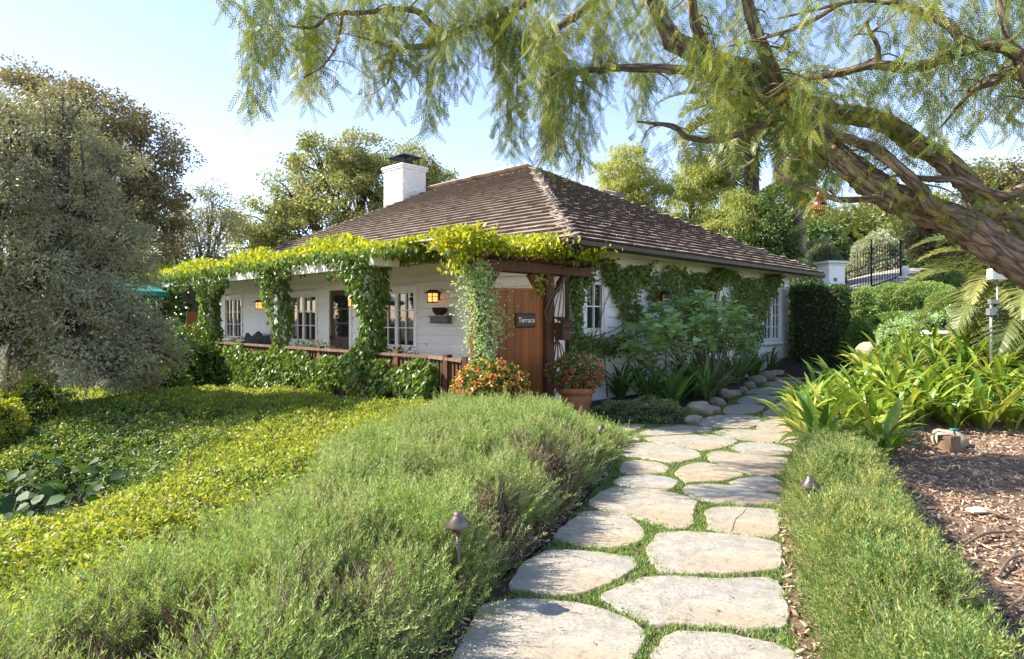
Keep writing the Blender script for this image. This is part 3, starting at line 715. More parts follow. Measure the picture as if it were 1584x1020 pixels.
for o_, lb in zip(front_w, ('casement window beside the wall lantern', 'casement window left of the dark door', 'casement window at the far left')):
    window(WF, o_, 2, 2, 3, label=lb)
window(WR, side_w[0], 1, 2, 2, label='small side window near the corner')
window(WR, side_w[1], 2, 2, 2, label='side window half covered by vines')
window(WR, side_w[2], 2, 2, 4, label='tall side window beside the clipped hedge')
# transom window seen above the gate
window(WF, (.55, 1.75, .95, 2.32), 2, 2, 3, label='window behind the wooden gate')
# door
u0, u1, z0, z1 = front_d
mb = MB(WF); framebox(mb, u0, u1, z0+.1, z1, .11, -.02, .05); fo = mb.build('door_frame', M['trim'], house)
mb = MB(WF); mb.box(u0, u1, -.05, -.02, z0, z1)
for (a, b_, c_, d_) in ((.12, .47, .12, .85), (.53, .88, .12, .85)): mb.box(u0+a, u0+b_, -.02, -.008, z0+c_, z0+d_)
do = mb.build('door', M['signwood'], house)
mb = MB(WF)
for (a, b_) in ((.14, .48), (.52, .86)):
    for k in range(3): mb.box(u0+a, u0+b_, -.021, -.012, z0+1.0+k*.38, z0+1.34+k*.38)
mb.build('pane', M['glass'], do, off=(0, 0, 0))
mb = MB(WF); mb.tube([(u1-.07, -.02, 1.1), (u1-.07, .04, 1.1), (u1-.07, .04, 1.0)], .015, 8); mb.build('handle', M['black'], do, off=(0, 0, 0))

# roof ----------------------------------------------------------------
EZ = 2.90; AX, AZ = 5.17, 6.05; AY0, AY1 = 5.5, 10.3
x0, x1, y0, y1 = -.7, 11.05, -.7, 16.3
mb = MB()
ev = [(x0,y0,EZ),(x1,y0,EZ),(x1,y1,EZ),(x0,y1,EZ),(AX,AY0,AZ),(AX,AY1,AZ)]
lo = [(v[0], v[1], v[2]-.05) for v in ev[:4]]
mb.add(ev+lo, [(0,1,4),(1,2,5,4),(2,3,5),(3,0,4,5),(6,9,8,7),(0,6,7,1),(1,7,8,2),(2,8,9,3),(3,9,6,0)])
roof = mb.build('roof', M['gutter'], house)
mb = MB(); mb.box(x0+.05, x1-.05, y0+.05, 0.02, EZ-.075, EZ-.055); mb.box(x0+.05, 0.02, .021, y1-.05, EZ-.075, EZ-.055)
mb.build('soffit', M['soffit'], house)
def shingle_facet(org, eu, ev_, width, slen, lim, keepf):
    """org eave start; eu along eave, ev_ up the slope; lim(v)->(u0,u1)"""
    out = []; eu = Vector(eu).normalized(); ev_ = Vector(ev_).normalized(); nn = eu.cross(ev_)
    if nn.z < 0: nn = -nn
    ex = .245; v = -.03; row = 0
    while v < slen-.1:
        a, b_ = lim(v+ex*.5); u = a-.1+random.uniform(0, .2)
        while u < b_+.05:
            w_ = random.uniform(.17, .30)
            if u+w_ > a-.05 and u < b_+.05:
                out.append((Vector(org)+eu*(u+w_/2)+ev_*(v+random.uniform(-.009, .009))+nn*random.uniform(0, .009), eu, ev_, nn, w_-.007, random.random()))
            u += w_
        v += ex*(1+random.uniform(-.02, .02)); row += 1
    return out
sf = []
n_s = (AY0-y0, AZ-EZ); Ls = math.hypot(*n_s)
sf += shingle_facet((x0, y0, EZ+.012), (1, 0, 0), (0, n_s[0], n_s[1]), x1-x0, Ls, lambda v: ((AX-x0)*min(v/Ls, 1), (x1-x0)-(x1-AX)*min(v/Ls, 1)), None)
n_f = (AX-x0, AZ-EZ); Lf = math.hypot(*n_f)
fr = shingle_facet((x0, y0, EZ+.012), (0, 1, 0), (n_f[0], 0, n_f[1]), y1-y0, Lf, lambda v: ((AY0-y0)*min(v/Lf, 1), (y1-y0)-(y1-AY1)*min(v/Lf, 1)), None)
sf += fr
back = shingle_facet((x1, y0, EZ+.012), (0, 1, 0), (-(x1-AX), 0, n_f[1]), y1-y0, math.hypot(x1-AX, n_f[1]), lambda v: ((AY0-y0)*min(v/6.7, 1), (y1-y0)-(y1-AY1)*min(v/6.7, 1)), None)
back += shingle_facet((x0, y1, EZ+.012), (1, 0, 0), (0, -(y1-AY1), n_f[1]), x1-x0, math.hypot(y1-AY1, n_f[1]), lambda v: ((AX-x0)*min(v/6.7, 1), (x1-x0)-(x1-AX)*min(v/6.7, 1)), None)
campos = Vector((0, 0, CAMH))
def apparent(s):
    p = H(*s[0]); nv = (DR*s[3].x+DL*s[3].y+Vector((0, 0, s[3].z))); dv = campos-p
    return -max(0.001, nv.dot(dv.normalized()))/dv.length_squared
sf.sort(key=apparent)
def shbox(w_): # butt end at y=0 thick, up-slope end thin
    L_ = .36; t = .078
    return [(-w_/2, 0, .030), (w_/2, 0, .030), (w_/2, L_, -.012), (-w_/2, L_, -.012), (-w_/2, 0, t), (w_/2, 0, t), (w_/2, L_, .004), (-w_/2, L_, .004)]
BF = [(0,3,2,1),(4,5,6,7),(0,1,5,4),(1,2,6,5),(2,3,7,6),(3,0,4,7)]
shm = {}
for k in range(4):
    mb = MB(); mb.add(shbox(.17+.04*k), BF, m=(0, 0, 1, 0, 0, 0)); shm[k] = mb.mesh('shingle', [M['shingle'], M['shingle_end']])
for s in sf[:300]:
    k = int(np.clip(round((s[4]-.17)/.04), 0, 3))
    o = bpy.data.objects.new('shingle', shm[k]); C.objects.link(o); o.parent = roof
    m3 = Matrix((s[1], s[2], s[3])).transposed()
    if m3.determinant() < 0: m3 = Matrix((-s[1], s[2], s[3])).transposed()
    o.matrix_local = Matrix.Translation(s[0]) @ m3.to_4x4()
mb = MB()
for s in sf[300:]+back:
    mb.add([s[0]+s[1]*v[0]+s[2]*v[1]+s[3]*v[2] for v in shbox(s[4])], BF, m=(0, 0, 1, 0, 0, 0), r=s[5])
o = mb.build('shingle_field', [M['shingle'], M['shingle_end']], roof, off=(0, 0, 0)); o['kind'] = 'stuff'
# hip and ridge caps
def caps(a, b_, na, nb, up=.05, full=True):
    a = Vector(a); b_ = Vector(b_); d = (b_-a).normalized(); L_ = (b_-a).length; k = int(L_/.25)
    for i in range(k):
        p = a+d*(L_*i/k); mb = MB()
        for (side, nn) in ((1, na), (-1, nb)):
            s_ = Vector(nn).cross(d).normalized()*side
            if s_.z > 0: s_ = -s_
            t = random.uniform(.075, .095); wd = .17
            c0 = p+Vector((0, 0, t)); c1 = p+d*.38+Vector((0, 0, .03))
            e0 = p+s_*wd+Vector((0, 0, t*.8)); e1 = p+d*.38+s_*wd+Vector((0, 0, .02))
            dn = Vector((0, 0, -.04))
            mb.add([c0, c1, e1, e0, c0+dn, c1+dn, e1+dn, e0+dn], [(0,1,2,3),(7,6,5,4),(0,3,7,4),(3,2,6,7),(2,1,5,6),(1,0,4,5)], r=random.random())
        mb.build('ridge_cap', M['shingle'], roof, off=(0, 0, 0))
nS = Vector((0, -n_s[1], n_s[0])).normalized(); nF = Vector((-n_f[1], 0, n_f[0])).normalized()
nB = Vector((n_f[1], 0, n_f[0])).normalized(); nL = Vector((0, n_f[1], y1-AY1)).normalized()
caps((x0, y0, EZ), (AX, AY0, AZ), nS, nF); caps((x1, y0, EZ), (AX, AY0, AZ), nS, nB)
caps((x0, y1, EZ), (AX, AY1, AZ), nF, nL); caps((AX, AY1, AZ), (AX, AY0, AZ), nF, nB)
# gutters
def gutter(a, b_, outv):
    a = Vector(a); b_ = Vector(b_); ov = Vector(outv)
    prof = [(0, 0), (0, -.12), (.07, -.13), (.115, -.08), (.125, -.005), (.115, -.005), (.10, -.07), (.06, -.10), (.015, -.09), (.015, 0)]
    mb = MB(); k = len(prof)
    for p in (a, b_): mb.v += [tuple(p+ov*u+Vector((0, 0, z+.01))) for u, z in prof]
    for i in range(k): mb.f.append((i, (i+1) % k, k+(i+1) % k, k+i)); mb.m.append(0); mb.sm.append(False); mb.r.append(0)
    mb.f += [tuple(range(k)), tuple(reversed(range(k, 2*k)))]; mb.m += [0, 0]; mb.sm += [False, False]; mb.r += [0, 0]
    mb.build('gutter', M['gutter'], house)
gutter((x0-.12, y0, EZ-.0), (x1+.05, y0, EZ), (0, -1, 0)); gutter((x0, y0+.003, EZ), (x0, y1, EZ), (-1, 0, 0))
mb = MB(); mb.tube([(-.5, -.72, 2.78), (-.45, -.5, 2.6), (-.12, -.12, 2.45), (-.09, -.09, 2.3), (-.09, -.09, .1)], .042, 8)
mb.build('downspout', M['gutter'], house)
# roof vent
vp = Vector((x0, y0, EZ)) ; vv = .80
vy = y0+(AY0-y0)*.80; vz = EZ+(AZ-EZ)*.80; vx = 7.2
mb = MB(); mb.add([(vx, vy-.35, vz-.18), (vx+.45, vy-.35, vz-.18), (vx+.45, vy+.2, vz+.1), (vx, vy+.2, vz+.1), (vx, vy-.35, vz+.02), (vx+.45, vy-.35, vz+.02), (vx+.45, vy+.2, vz+.19), (vx, vy+.2, vz+.19)], BF); mb.build('roof_vent', M['gutter'], house, bevel=.02)
# chimney ----------------------------------------------------------------
cx_, cy_ = 4.9, 11.55
ch = MB(); ch.box(cx_-.50, cx_+.50, cy_-.56, cy_+.56, 3.5, 6.98); cho = ch.build('chimney', M['brickwhite'], house)
mb = MB(); z = 4.6; row = 0
while z < 6.86:
    for face in range(4):
        w_ = 1.0 if face % 2 == 0 else 1.12
        u = -w_/2-(.1 if row % 2 else 0)
        while u < w_/2-.02:
            a = max(u, -w_/2)+.005; b_ = min(u+.21, w_/2)-.005; pr_ = .014+random.uniform(0, .012)
            if b_-a > .02:
                if face == 0: mb.box(cx_+a, cx_+b_, cy_-.56-pr_, cy_-.56+.01, z+.004, z+.068, r=random.random())
                if face == 1: mb.box(cx_-.5-pr_, cx_-.5+.01, cy_+a, cy_+b_, z+.004, z+.068, r=random.random())
                if face == 2: mb.box(cx_+a, cx_+b_, cy_+.55, cy_+.56+pr_, z+.004, z+.068, r=random.random())
                if face == 3: mb.box(cx_+.49, cx_+.5+pr_, cy_+a, cy_+b_, z+.004, z+.068, r=random.random())
            u += .21
    z += .075; row += 1
o = mb.build('brick_field', M['brickwhite'], cho, off=(0, 0, 0)); o['kind'] = 'stuff'
mb = MB(); mb.box(cx_-.55, cx_+.55, cy_-.61, cy_+.61, 6.87, 6.94); mb.box(cx_-.58, cx_+.58, cy_-.64, cy_+.64, 6.943, 7.02); mb.build('chimney_crown', M['brickwhite'], cho, off=(0, 0, 0))
mb = MB(); 
for sx in (-.33, .33):
    for sy in (-.38, .38): mb.bar((cx_+sx, cy_+sy, 7.02), (cx_+sx, cy_+sy, 7.38), .03, .03, up=(1, 0, 0))
mb.box(cx_-.2, cx_+.2, cy_-.25, cy_+.25, 7.02, 7.22)
for k in range(12):
    q = -.38+k*.069; mb.bar((cx_-.33, cy_+q, 7.02), (cx_-.33, cy_+q, 7.36), .008, .008, up=(1, 0, 0))
    q = -.33+k*.06; mb.bar((cx_+q, cy_-.38, 7.02), (cx_+q, cy_-.38, 7.36), .008, .008, up=(1, 0, 0))
mb.add([(cx_-.45, cy_-.5, 7.36), (cx_+.45, cy_-.5, 7.36), (cx_+.45, cy_+.5, 7.36), (cx_-.45, cy_+.5, 7.36), (cx_-.2, cy_-.22, 7.50), (cx_+.2, cy_-.22, 7.50), (cx_+.2, cy_+.22, 7.50), (cx_-.2, cy_+.22, 7.50)], BF)
mb.build('chimney_cap', M['black'], cho, off=(0, 0, 0))

# ================================================================== TERRACE, PERGOLA, RAILING, ARBOR
RX = -2.14
deck = hthing('terrace_deck', None, None, (RX, 0, 0)); deck['kind'] = 'structure'
for i in range(12):
    a = RX-.02+i*.175; mb = MB(); mb.box(a, a+.17, .0, 17.8, -.05, .03+.002*(i % 2)); mb.build('plank', M['deckwood'], deck)
perg = hthing('pergola', 'white painted timber pergola along the front of the cottage under vines', 'pergola', (RX, 3.15, 0))
mb = MB(); mb.box(RX-.06, RX+.08, 2.45, 17.6, 2.56, 2.80); mb.build('beam', M['trim'], perg, bevel=.006)
posts_y = [3.15, 6.9, 10.95, 15.2]
for py_ in posts_y:
    mb = MB(); mb.box(RX-.06, RX+.08, py_-.07, py_+.07, -.9, 2.557); mb.build('post', M['trim'], perg)
for i in range(28):
    yy = .9+i*.6; mb = MB(); mb.box(RX-.3 if i > 2 else RX+.15, -.03, yy, yy+.06, 2.806, 2.93); mb.build('rafter', M['trim'], perg)
for i in range(13):
    xx = RX-.05+i*.155; mb = MB(); mb.box(xx, xx+.15, .6, 17.6, 2.935, 2.955+.002*(i % 2)); mb.build('roof_board', M['trim'], perg)
mb = MB(); mb.box(-.16, -.03, .5, 17.5, 2.60, 2.80); mb.build('wall_plate', M['trim'], perg)
mb = MB(); mb.box(RX-.32, RX+.25, 2.50, 2.66, 2.565, 2.79) ; mb.build('beam_end', M['trim'], perg, bevel=.006)

rail = hthing('terrace_railing', 'brown wooden terrace railing with close balusters below the pergola', 'railing', (RX, 1, 0))
def railz(y): return .90
rp = [(-2.45, .02), (-2.30, .55), (-2.17, 1.2), (RX, 2.2), (RX, 17.6)]
for (a, b_) in zip(rp[:-1], rp[1:]):
    mb = MB(); mb.bar((a[0], a[1], .93), (b_[0], b_[1], .93), .14, .045); mb.build('top_rail', M['greywood'], rail)
    mb = MB(); mb.bar((a[0], a[1], -.16), (b_[0], b_[1], -.16), .06, .10); mb.build('bottom_rail', M['greywood'], rail)
pathpts = []
L_ = 0
for (a, b_) in zip(rp[:-1], rp[1:]):
    va = Vector(a); vb = Vector(b_); sl_ = (vb-va).length; k = int(sl_/.12)
    for i in range(k): pathpts.append(va.lerp(vb, i/k))
for i, p in enumerate(pathpts):
    if p.y > 15: continue
    mb = MB(); mb.box(p.x-.02, p.x+.02, p.y-.022, p.y+.022, -.12, .905); mb.build('baluster', M['brownwood'], rail)
for p in [(-2.45, -.02), (-2.30, .62), (RX, 2.2), (RX+.02, 5.0), (RX+.02, 8.9), (RX+.02, 13)]:
    mb = MB(); mb.box(p[0]-.055, p[0]+.055, p[1]-.055, p[1]+.055, -.7, 1.0); mb.build('post', M['brownwood'], rail)
mb = MB(); mb.box(RX+.03, RX+.06, 2.2, 17.5, -.9, -.2); mb.build('skirt', M['greywood'], rail)

GY = -.22
arb = hthing('gate_arbor', 'dark brown timber arbor over the terrace gate', 'arbor', (-1.6, GY, 0))
for s_, yy in ((0, GY-.13), (1, GY+.13)):
    mb = MB(); mb.box(-2.72, .25, yy-.03, yy+.03, 2.34, 2.50); mb.build('beam', M['brownwood'], arb, bevel=.005)
for xx in (-2.43, -.80):
    mb = MB(); mb.box(xx-.10, xx+.10, GY-.095, GY+.095, -.05, 2.34 if xx < -1 else 2.338); mb.build('post', M['brownwood'], arb, bevel=.006)
for (a, b_) in (((-2.33, 1.95), (-2.0, 2.33)), ((-.90, 1.95), (-1.23, 2.33)), ((-.70, 1.95), (-.32, 2.33))):
    mb = MB(); mb.bar((a[0], GY, a[1]), (b_[0], GY, b_[1]), .09, .09, up=(0, 1, 0)); mb.build('brace', M['brownwood'], arb)
for i in range(9):
    xx = -2.6+i*.33; mb = MB(); mb.box(xx, xx+.045, GY-.42, GY+.42, 2.505, 2.57); mb.build('slat', M['brownwood'], arb)
gate = hthing('terrace_gate', 'warm brown plank gate standing closed under the arbor', 'gate', (-1.6, GY, 0))
gx0, gx1 = -2.325, -.905; npk = 8; gw = (gx1-gx0)/npk
for i in range(npk):
    a = gx0+i*gw; t = (i+.5)/npk; zt = 2.02+.03*t
    mb = MB(); mb.box(a+.004, a+gw-.004, GY-.02, GY+.02, .06, zt); mb.build('plank', M['gatewood'], gate, bevel=.004)
mb = MB(); mb.bar((gx0+.01, GY, 2.045), (gx1-.01, GY, 2.075), .07, .045); mb.build('top_rail', M['gatewood'], gate)
for zz in (.35, 1.55):
    mb = MB(); mb.box(gx0+.02, gx1-.02, GY+.021, GY+.05, zz, zz+.12); mb.build('ledge', M['gatewood'], gate)
mb = MB(); mb.box(gx0+.19, gx0+.22, GY-.032, GY-.021, .82, 1.02)
mb.tube([(gx0+.205, GY-.03, .98), (gx0+.205, GY-.07, .98), (gx0+.29, GY-.075, 1.0), (gx0+.32, GY-.07, .97)], .009, 6)
mb.build('latch', M['black'], gate)
sg = hthing('name_sign', 'small dark wooden sign reading Terrace fixed to the gate', 'sign', (-1.36, GY-.022, 1.5))
bm_ = MB(); bm_.box(-1.60, -1.13, GY-.055, GY-.022, 1.44, 1.68); bm_.build('board', M['signwood'], sg, bevel=.03)
mb = MB()
for (a, b_, c_, d_) in ((-1.575, -1.155, 1.655, 1.665), (-1.575, -1.155, 1.455, 1.465)): mb.box(a, b_, GY-.060, GY-.054, c_, d_)
mb.build('edge_groove', M['black'], sg)
tcv = bpy.data.curves.new('Terrace', 'FONT'); tcv.body = 'Terrace'; tcv.size = .12; tcv.extrude = .004; tcv.align_x = 'CENTER'; tcv.align_y = 'CENTER'; tcv.space_character = 1.03; tcv.offset = .0015
to = bpy.data.objects.new('tmp', tcv); me = to.to_mesh(); me2 = me.copy(); bpy.data.objects.remove(to)
me2.name = 'lettering'; me2.materials.clear(); me2.materials.append(M['letter'])
o = bpy.data.objects.new('lettering', me2); C.objects.link(o); o.parent = sg
o.rotation_euler = (R(90), 0, 0); o.location = (-1.365-(-1.36), GY-.062-(GY-.022), 1.56-1.5)
pb = hthing('post_box', 'small brown wooden post box with a sloping lid on the right gate post', 'post box', (-.62, GY, 1.1))
mb = MB(); mb.box(-.70, -.50, GY-.28, GY-.10, 1.22, 1.52); mb.build('box', M['brownwood'], pb, bevel=.004)
mb = MB(); mb.add([(-.70-.03, GY-.31, 1.515), (-.47, GY-.31, 1.515), (-.47, GY-.10, 1.60), (-.73, GY-.10, 1.60), (-.73, GY-.31, 1.535), (-.47, GY-.31, 1.535), (-.47, GY-.10, 1.62), (-.73, GY-.10, 1.62)], BF); mb.build('lid', M['brownwood'], pb)
mb = MB(); mb.box(-.66, -.54, GY-.285, GY-.281, 1.40, 1.45); mb.build('slot', M['black'], pb)

# lanterns
def lantern(fn, u, z, label, lit=True):
    p = fn(u, 0, z); t = hthing('wall_lantern', label, 'lantern', p, 'lanterns on the cottage walls')
    k = MB(fn); k.box(u-.06, u+.06, .02, .04, z-.09, z+.09); k.bar((u, .04, z+.04), (u, .2, z+.10), .03, .03); k.build('bracket', M['darkmetal'], t)
    cxl = .19
    k = MB(fn); zt = z+.06
    k.add([(u-.15, cxl-.15, zt), (u+.15, cxl-.15, zt), (u+.15, cxl+.15, zt), (u-.15, cxl+.15, zt), (u-.05, cxl-.05, zt+.08), (u+.05, cxl-.05, zt+.08), (u+.05, cxl+.05, zt+.08), (u-.05, cxl+.05, zt+.08)], BF)
    k.build('hood', M['darkmetal'], t)
    k = MB(fn); k.box(u-.075, u+.075, cxl-.075, cxl+.075, z-.12, z+.055); k.build('glass', M['amber'] if lit else M['darkamber'], t)
    k = MB(fn)
    for a in (-.08, .08):
        for b_ in (-.08, .08): k.box(u+a-.008, u+a+.008, cxl+b_-.008, cxl+b_+.008, z-.135, z+.06)
    k.box(u-.09, u+.09, cxl-.09, cxl+.09, z-.15, z-.13)
    for s_ in (-.082, .082):
        k.box(u-.08, u+.08, cxl+s_-.004, cxl+s_+.004, z-.02, z-.008); k.box(u+s_-.004, u+s_+.004, cxl-.08, cxl+.08, z-.02, z-.008)
    k.build('cage', M['darkmetal'], t)
lantern(WF, 3.62, 2.08, 'lit lantern on the white wall above the shelf with a planter bowl')
lantern(WF, 6.85, 2.02, 'lit lantern just right of the dark door')
lantern(WF, 12.2, 2.02, 'lit lantern on the wall between the two left windows')
lantern(WR, 2.95, 2.05, 'unlit lantern under the vines on the side wall', False)
sh = hthing('wall_shelf', 'grey carved stone shelf on the white wall below the lantern', 'shelf', (0, 3.5, 1.5))
mb = MB(WF); mb.box(3.18, 3.78, .025, .15, 1.50, 1.62); sho = mb.build('shelf', M['slate'], sh, bevel=.01)
mb = MB(WF); mb.box(3.15, 3.81, .02, .17, 1.622, 1.645); mb.box(3.15, 3.81, .02, .17, 1.48, 1.497); mb.build('moulding', M['slate'], sh)
mb = MB(); mb.lathe([(.0, 0), (.08, 0), (.15, .08), (.165, .16), (.15, .165), (.13, .1), (0, .08)], 18, (-.17, 3.42, 1.66))
mb.build('bowl', M['darkmetal'], None) if False else None
o = link('planter_bowl', mb.mesh('planter_bowl', M['darkmetal'], (-.17, 3.42, 1.66))); o.location = H(-.17+0, 3.42, 1.66) ; tag(o, 'dark iron half-round planter bowl above the grey wall shelf', 'planter')
# orange wooden screen and sofa on the terrace
scr = hthing('wooden_screen', 'orange cedar plank screen standing on the terrace past the third vine-clad post', 'screen', (RX, 12.3, 0))
for i in range(5):
    mb = MB(); mb.box(RX+.06+i*.13, RX+.06+i*.13+.122, 12.9, 12.93, .05, 1.78); mb.build('plank', M['orangewood'], scr)
sofa = hthing('terrace_sofa', 'dark scroll-backed sofa behind the terrace railing', 'sofa', (-.7, 12.2, .03))
mb = MB(); mb.box(-1.1, -.25, 11.2, 13.1, .35, .5); mb.build('seat', M['fabric'], sofa, bevel=.03)
mb = MB(); prof = [(11.15, .95), (11.35, 1.12), (11.6, 1.05), (11.9, 1.02), (12.2, 1.18), (12.5, 1.05), (12.8, 1.02), (13.0, 1.12), (13.15, .95)]
for (a, b_) in zip(prof[:-1], prof[1:]):
    mb.add([(-.25, a[0], .4), (-.17, a[0], .4), (-.17, b_[0], .4), (-.25, b_[0], .4), (-.25, a[0], a[1]), (-.17, a[0], a[1]), (-.17, b_[0], b_[1]), (-.25, b_[0], b_[1])], BF)
mb.build('backrest', M['fabric'], sofa)
for yy in (11.2, 13.0):
    mb = MB(); mb.box(-1.1, -.25, yy-.05, yy+.05, .05, .75); mb.build('arm', M['fabric'], sofa, bevel=.02)

# teal parasols showing behind the olive
for (px_, py_, d_, lb) in ((135, 445, 17.5, 'teal canvas parasol behind the olive, the left one'), (205, 440, 19, 'teal canvas parasol behind the olive, the right one by the pergola')):
    b_ = P(px_, py_, d_); g_ = gzf(b_.x, b_.y); t = thing('parasol', lb, 'parasol', (b_.x, b_.y, g_), 0, 'teal parasols past the end of the terrace')
    mb = MB(); mb.tube([(0, 0, 0), (0, 0, b_.z-g_+.15)], .025, 8); mb.build('pole', M['greywood'], t)
    mb = MB(); n_ = 8; r_ = 1.0; zt = b_.z-g_+.2
    mb.add([(0, 0, zt)]+[(r_*math.cos(k*math.pi/4), r_*math.sin(k*math.pi/4), zt-.42) for k in range(8)]+[(r_*math.cos(k*math.pi/4), r_*math.sin(k*math.pi/4), zt-.55) for k in range(8)],
           [(0, 1+k, 1+(k+1) % 8) for k in range(8)]+[(1+k, 9+k, 9+(k+1) % 8, 1+(k+1) % 8) for k in range(8)]); mb.build('canopy', M['teal'], t)

# ================================================================== VINES
def hp(a): # (n,3) house-local -> world
    a = np.asarray(a); return np.array(W0)[None]+a[:, :1]*np.array(DR)[None]+a[:, 1:2]*np.array(DL)[None]+np.c_[np.zeros((len(a), 2)), a[:, 2]]
def stems(lines, r, parent, name='stem', mat='vinestem'):
    mb = MB()
    for ln in lines:
        p, q = smooth_path(ln, np.linspace(r, r*.5, len(ln)).tolist(), 4); mb.tube(p, q, 6, bump=.2)
    return tag(mb.build(name, M[mat], parent, off=(0, 0, 0) if parent is None else tuple(parent.location)), kind='stuff')
def leafpart(name, mat, parent, pos, outd, L, Wd, **k):
    o = leaves(name, M[mat], pos-np.array(parent.location)[None], outd, L, Wd, parent=parent, **k); o['kind'] = 'stuff'; return o
lbl = ['second', 'third', 'fourth', 'fourth']
vl = ['leafy vine climbing the pergola post nearest the gate', 'leafy vine with bare twisted stems on the second pergola post from the gate',
      'dark leafy vine on the third pergola post from the gate', 'dark leafy vine at the far left end of the pergola']
for i, py_ in enumerate(posts_y):
    base = H(RX, py_, gzf(*H(RX, py_, 0).xy)); v = thing('climbing_vine', vl[i], 'vine', base, 0, 'vines on the pergola posts')
    n = [2800, 2100, 2300, 2300][i]; zz = rng.uniform(-.2, 2.75, n); a = rng.uniform(0, 6.28, n)
    rad = (.20+.16*np.abs(np.sin(zz*2.1+i))+.22*np.clip((zz-1.8), 0, 1))*np.sqrt(rng.uniform(.2, 1, n))*[.88, .8, .8, .8][i]
    if i == 1: keep = (zz > 1.9) | (np.sin(a) < .1) | (zz < 1.0); zz = zz[keep]; a = a[keep]; rad = rad[keep]
    n = len(zz)
    pos = hp(np.c_[RX+rad*np.cos(a), py_+rad*np.sin(a)*1.15+.12*np.sin(zz*3+i), zz]); outd = np.c_[np.cos(a+ANG), np.sin(a+ANG), np.zeros(n)]
    leafpart('foliage', 'vine', v, pos, outd*.6, .12, .075, droop=1.1, up=.1, jit=.6)
    stems([[H(RX+.05*k, py_+.09*k, -.5), H(RX-.12+.09*k, py_+.12*math.sin(k), .5), H(RX-.1, py_-.1+.1*k, 1.2), H(RX+.05*k, py_+.13*math.cos(k*2), 2.0), H(RX, py_+.2*k-.2, 2.6)] for k in range(4)], .022, v)
# canopy over the pergola
v = thing('pergola_vine', 'bright yellow-green vine canopy lying over the pergola beam', 'vine', H(RX, 8, 2.8))
n = 17000; yy = rng.uniform(1.5, 19.5, n)**1; ph = .14*np.sin(yy*1.3)+.10*np.sin(yy*3.1+1)
yy = 1.5+18*rng.random(n)**1.15
thick = np.interp(yy, [1.5, 2.5, 4, 17], [.16, .34, .44, .42])+.12*np.sin(yy*1.7)+.05*np.sin(yy*5)
xx = RX+.12+rng.normal(0, .40, n); t = rng.random(n)**.7
zz = 2.74+thick*(t)*np.exp(-((xx-RX-.1)/.75)**2)
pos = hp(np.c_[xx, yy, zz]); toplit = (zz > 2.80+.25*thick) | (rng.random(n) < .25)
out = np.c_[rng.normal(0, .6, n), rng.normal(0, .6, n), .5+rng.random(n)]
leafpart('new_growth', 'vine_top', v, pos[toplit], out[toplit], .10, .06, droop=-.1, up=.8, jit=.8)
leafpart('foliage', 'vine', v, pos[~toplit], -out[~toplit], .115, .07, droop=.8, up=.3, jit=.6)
n = 2600; yy = 2.0+17*rng.random(n); k = (np.sin(yy*2.1)+.6*np.sin(yy*5.3)) > .0; yy = yy[k]; n = len(yy)
zz = 2.85-rng.random(n)**1.4*(.25+.22*np.abs(np.sin(yy*1.1)))
leafpart('hanging_leaves', 'vine', v, hp(np.c_[RX-.12-rng.random(n)*.2, yy, zz]), np.tile(-np.array(DR)[None], (n, 1))*.4, .11, .07, droop=1.3, up=.1, jit=.5)
stems([[H(RX+.2*random.uniform(-1, 1), 2+i*1.4, 2.85), H(RX+.3*random.uniform(-1, 1), 3+i*1.4, 2.95), H(RX-.2, 4+i*1.4, 2.9)] for i in range(11)], .02, v)
# far left drooping mass, beyond the beam
# arbor vine: canopy + trailing plant by the left post
v = thing('arbor_vine', 'bright vine crowning the dark timber arbor above the gate', 'vine', H(-1.6, GY, 2.55))
n = 5200; xx = rng.uniform(-3.1, .35, n); bulk = .30+.09*np.sin(xx*4)-.22*np.clip(xx-.0, 0, 1)-.06*np.clip(-2.6-xx, 0, 1)
zz = 2.57+bulk*rng.random(n)**.8; yy = GY+rng.normal(0, .26, n)
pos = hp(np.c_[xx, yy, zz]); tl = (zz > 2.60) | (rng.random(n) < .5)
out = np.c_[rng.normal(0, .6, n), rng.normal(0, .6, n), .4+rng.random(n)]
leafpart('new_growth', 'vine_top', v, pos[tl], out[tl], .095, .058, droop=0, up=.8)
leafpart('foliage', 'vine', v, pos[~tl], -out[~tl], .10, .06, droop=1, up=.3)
n = 230; xx = rng.uniform(-2.95, -2.5, n); leafpart('hanging_leaves', 'vine_top', v, hp(np.c_[xx, GY-.05+rng.normal(0, .18, n), 2.62-rng.random(n)**1.3*.33]), np.zeros((n, 3)), .095, .055, droop=1, up=.2)
n = 260; leafpart('right_tendril_leaves', 'vine_top', v, hp(np.c_[rng.uniform(-1.2, -.75, n), GY+rng.normal(0, .06, n), 2.4-rng.random(n)*.45]), np.zeros((n, 3)), .07, .04, droop=1, up=.2)
stems([[H(-.8+.06*k, GY+.1, .1), H(-.55+.1*k, GY+.12, .9), H(-.5-.12*k, GY-.12, 1.7), H(-.4+.1*k, GY, 2.5)] for k in range(5)], .016, v)
v = thing('jasmine_vine', 'loose pale green jasmine climbing the left gate post', 'vine', H(-2.45, GY-.15, 0), 0)
n = 3000; zz = rng.uniform(.75, 2.45, n); c_ = np.interp(zz, [.7, 1.1, 1.5, 2.0, 2.45], [-2.42, -2.45, -2.40, -2.5, -2.6]); wd = np.interp(zz, [.7, 1.1, 1.45, 1.9, 2.4], [.10, .2, .42, .38, .22])
pos = hp(np.c_[c_+rng.normal(0, .55, n)*wd, GY-.16+rng.normal(0, .12, n), zz])
leafpart('foliage', 'plec', v, pos, rdir(n), .062, .026, droop=.3, up=.5)
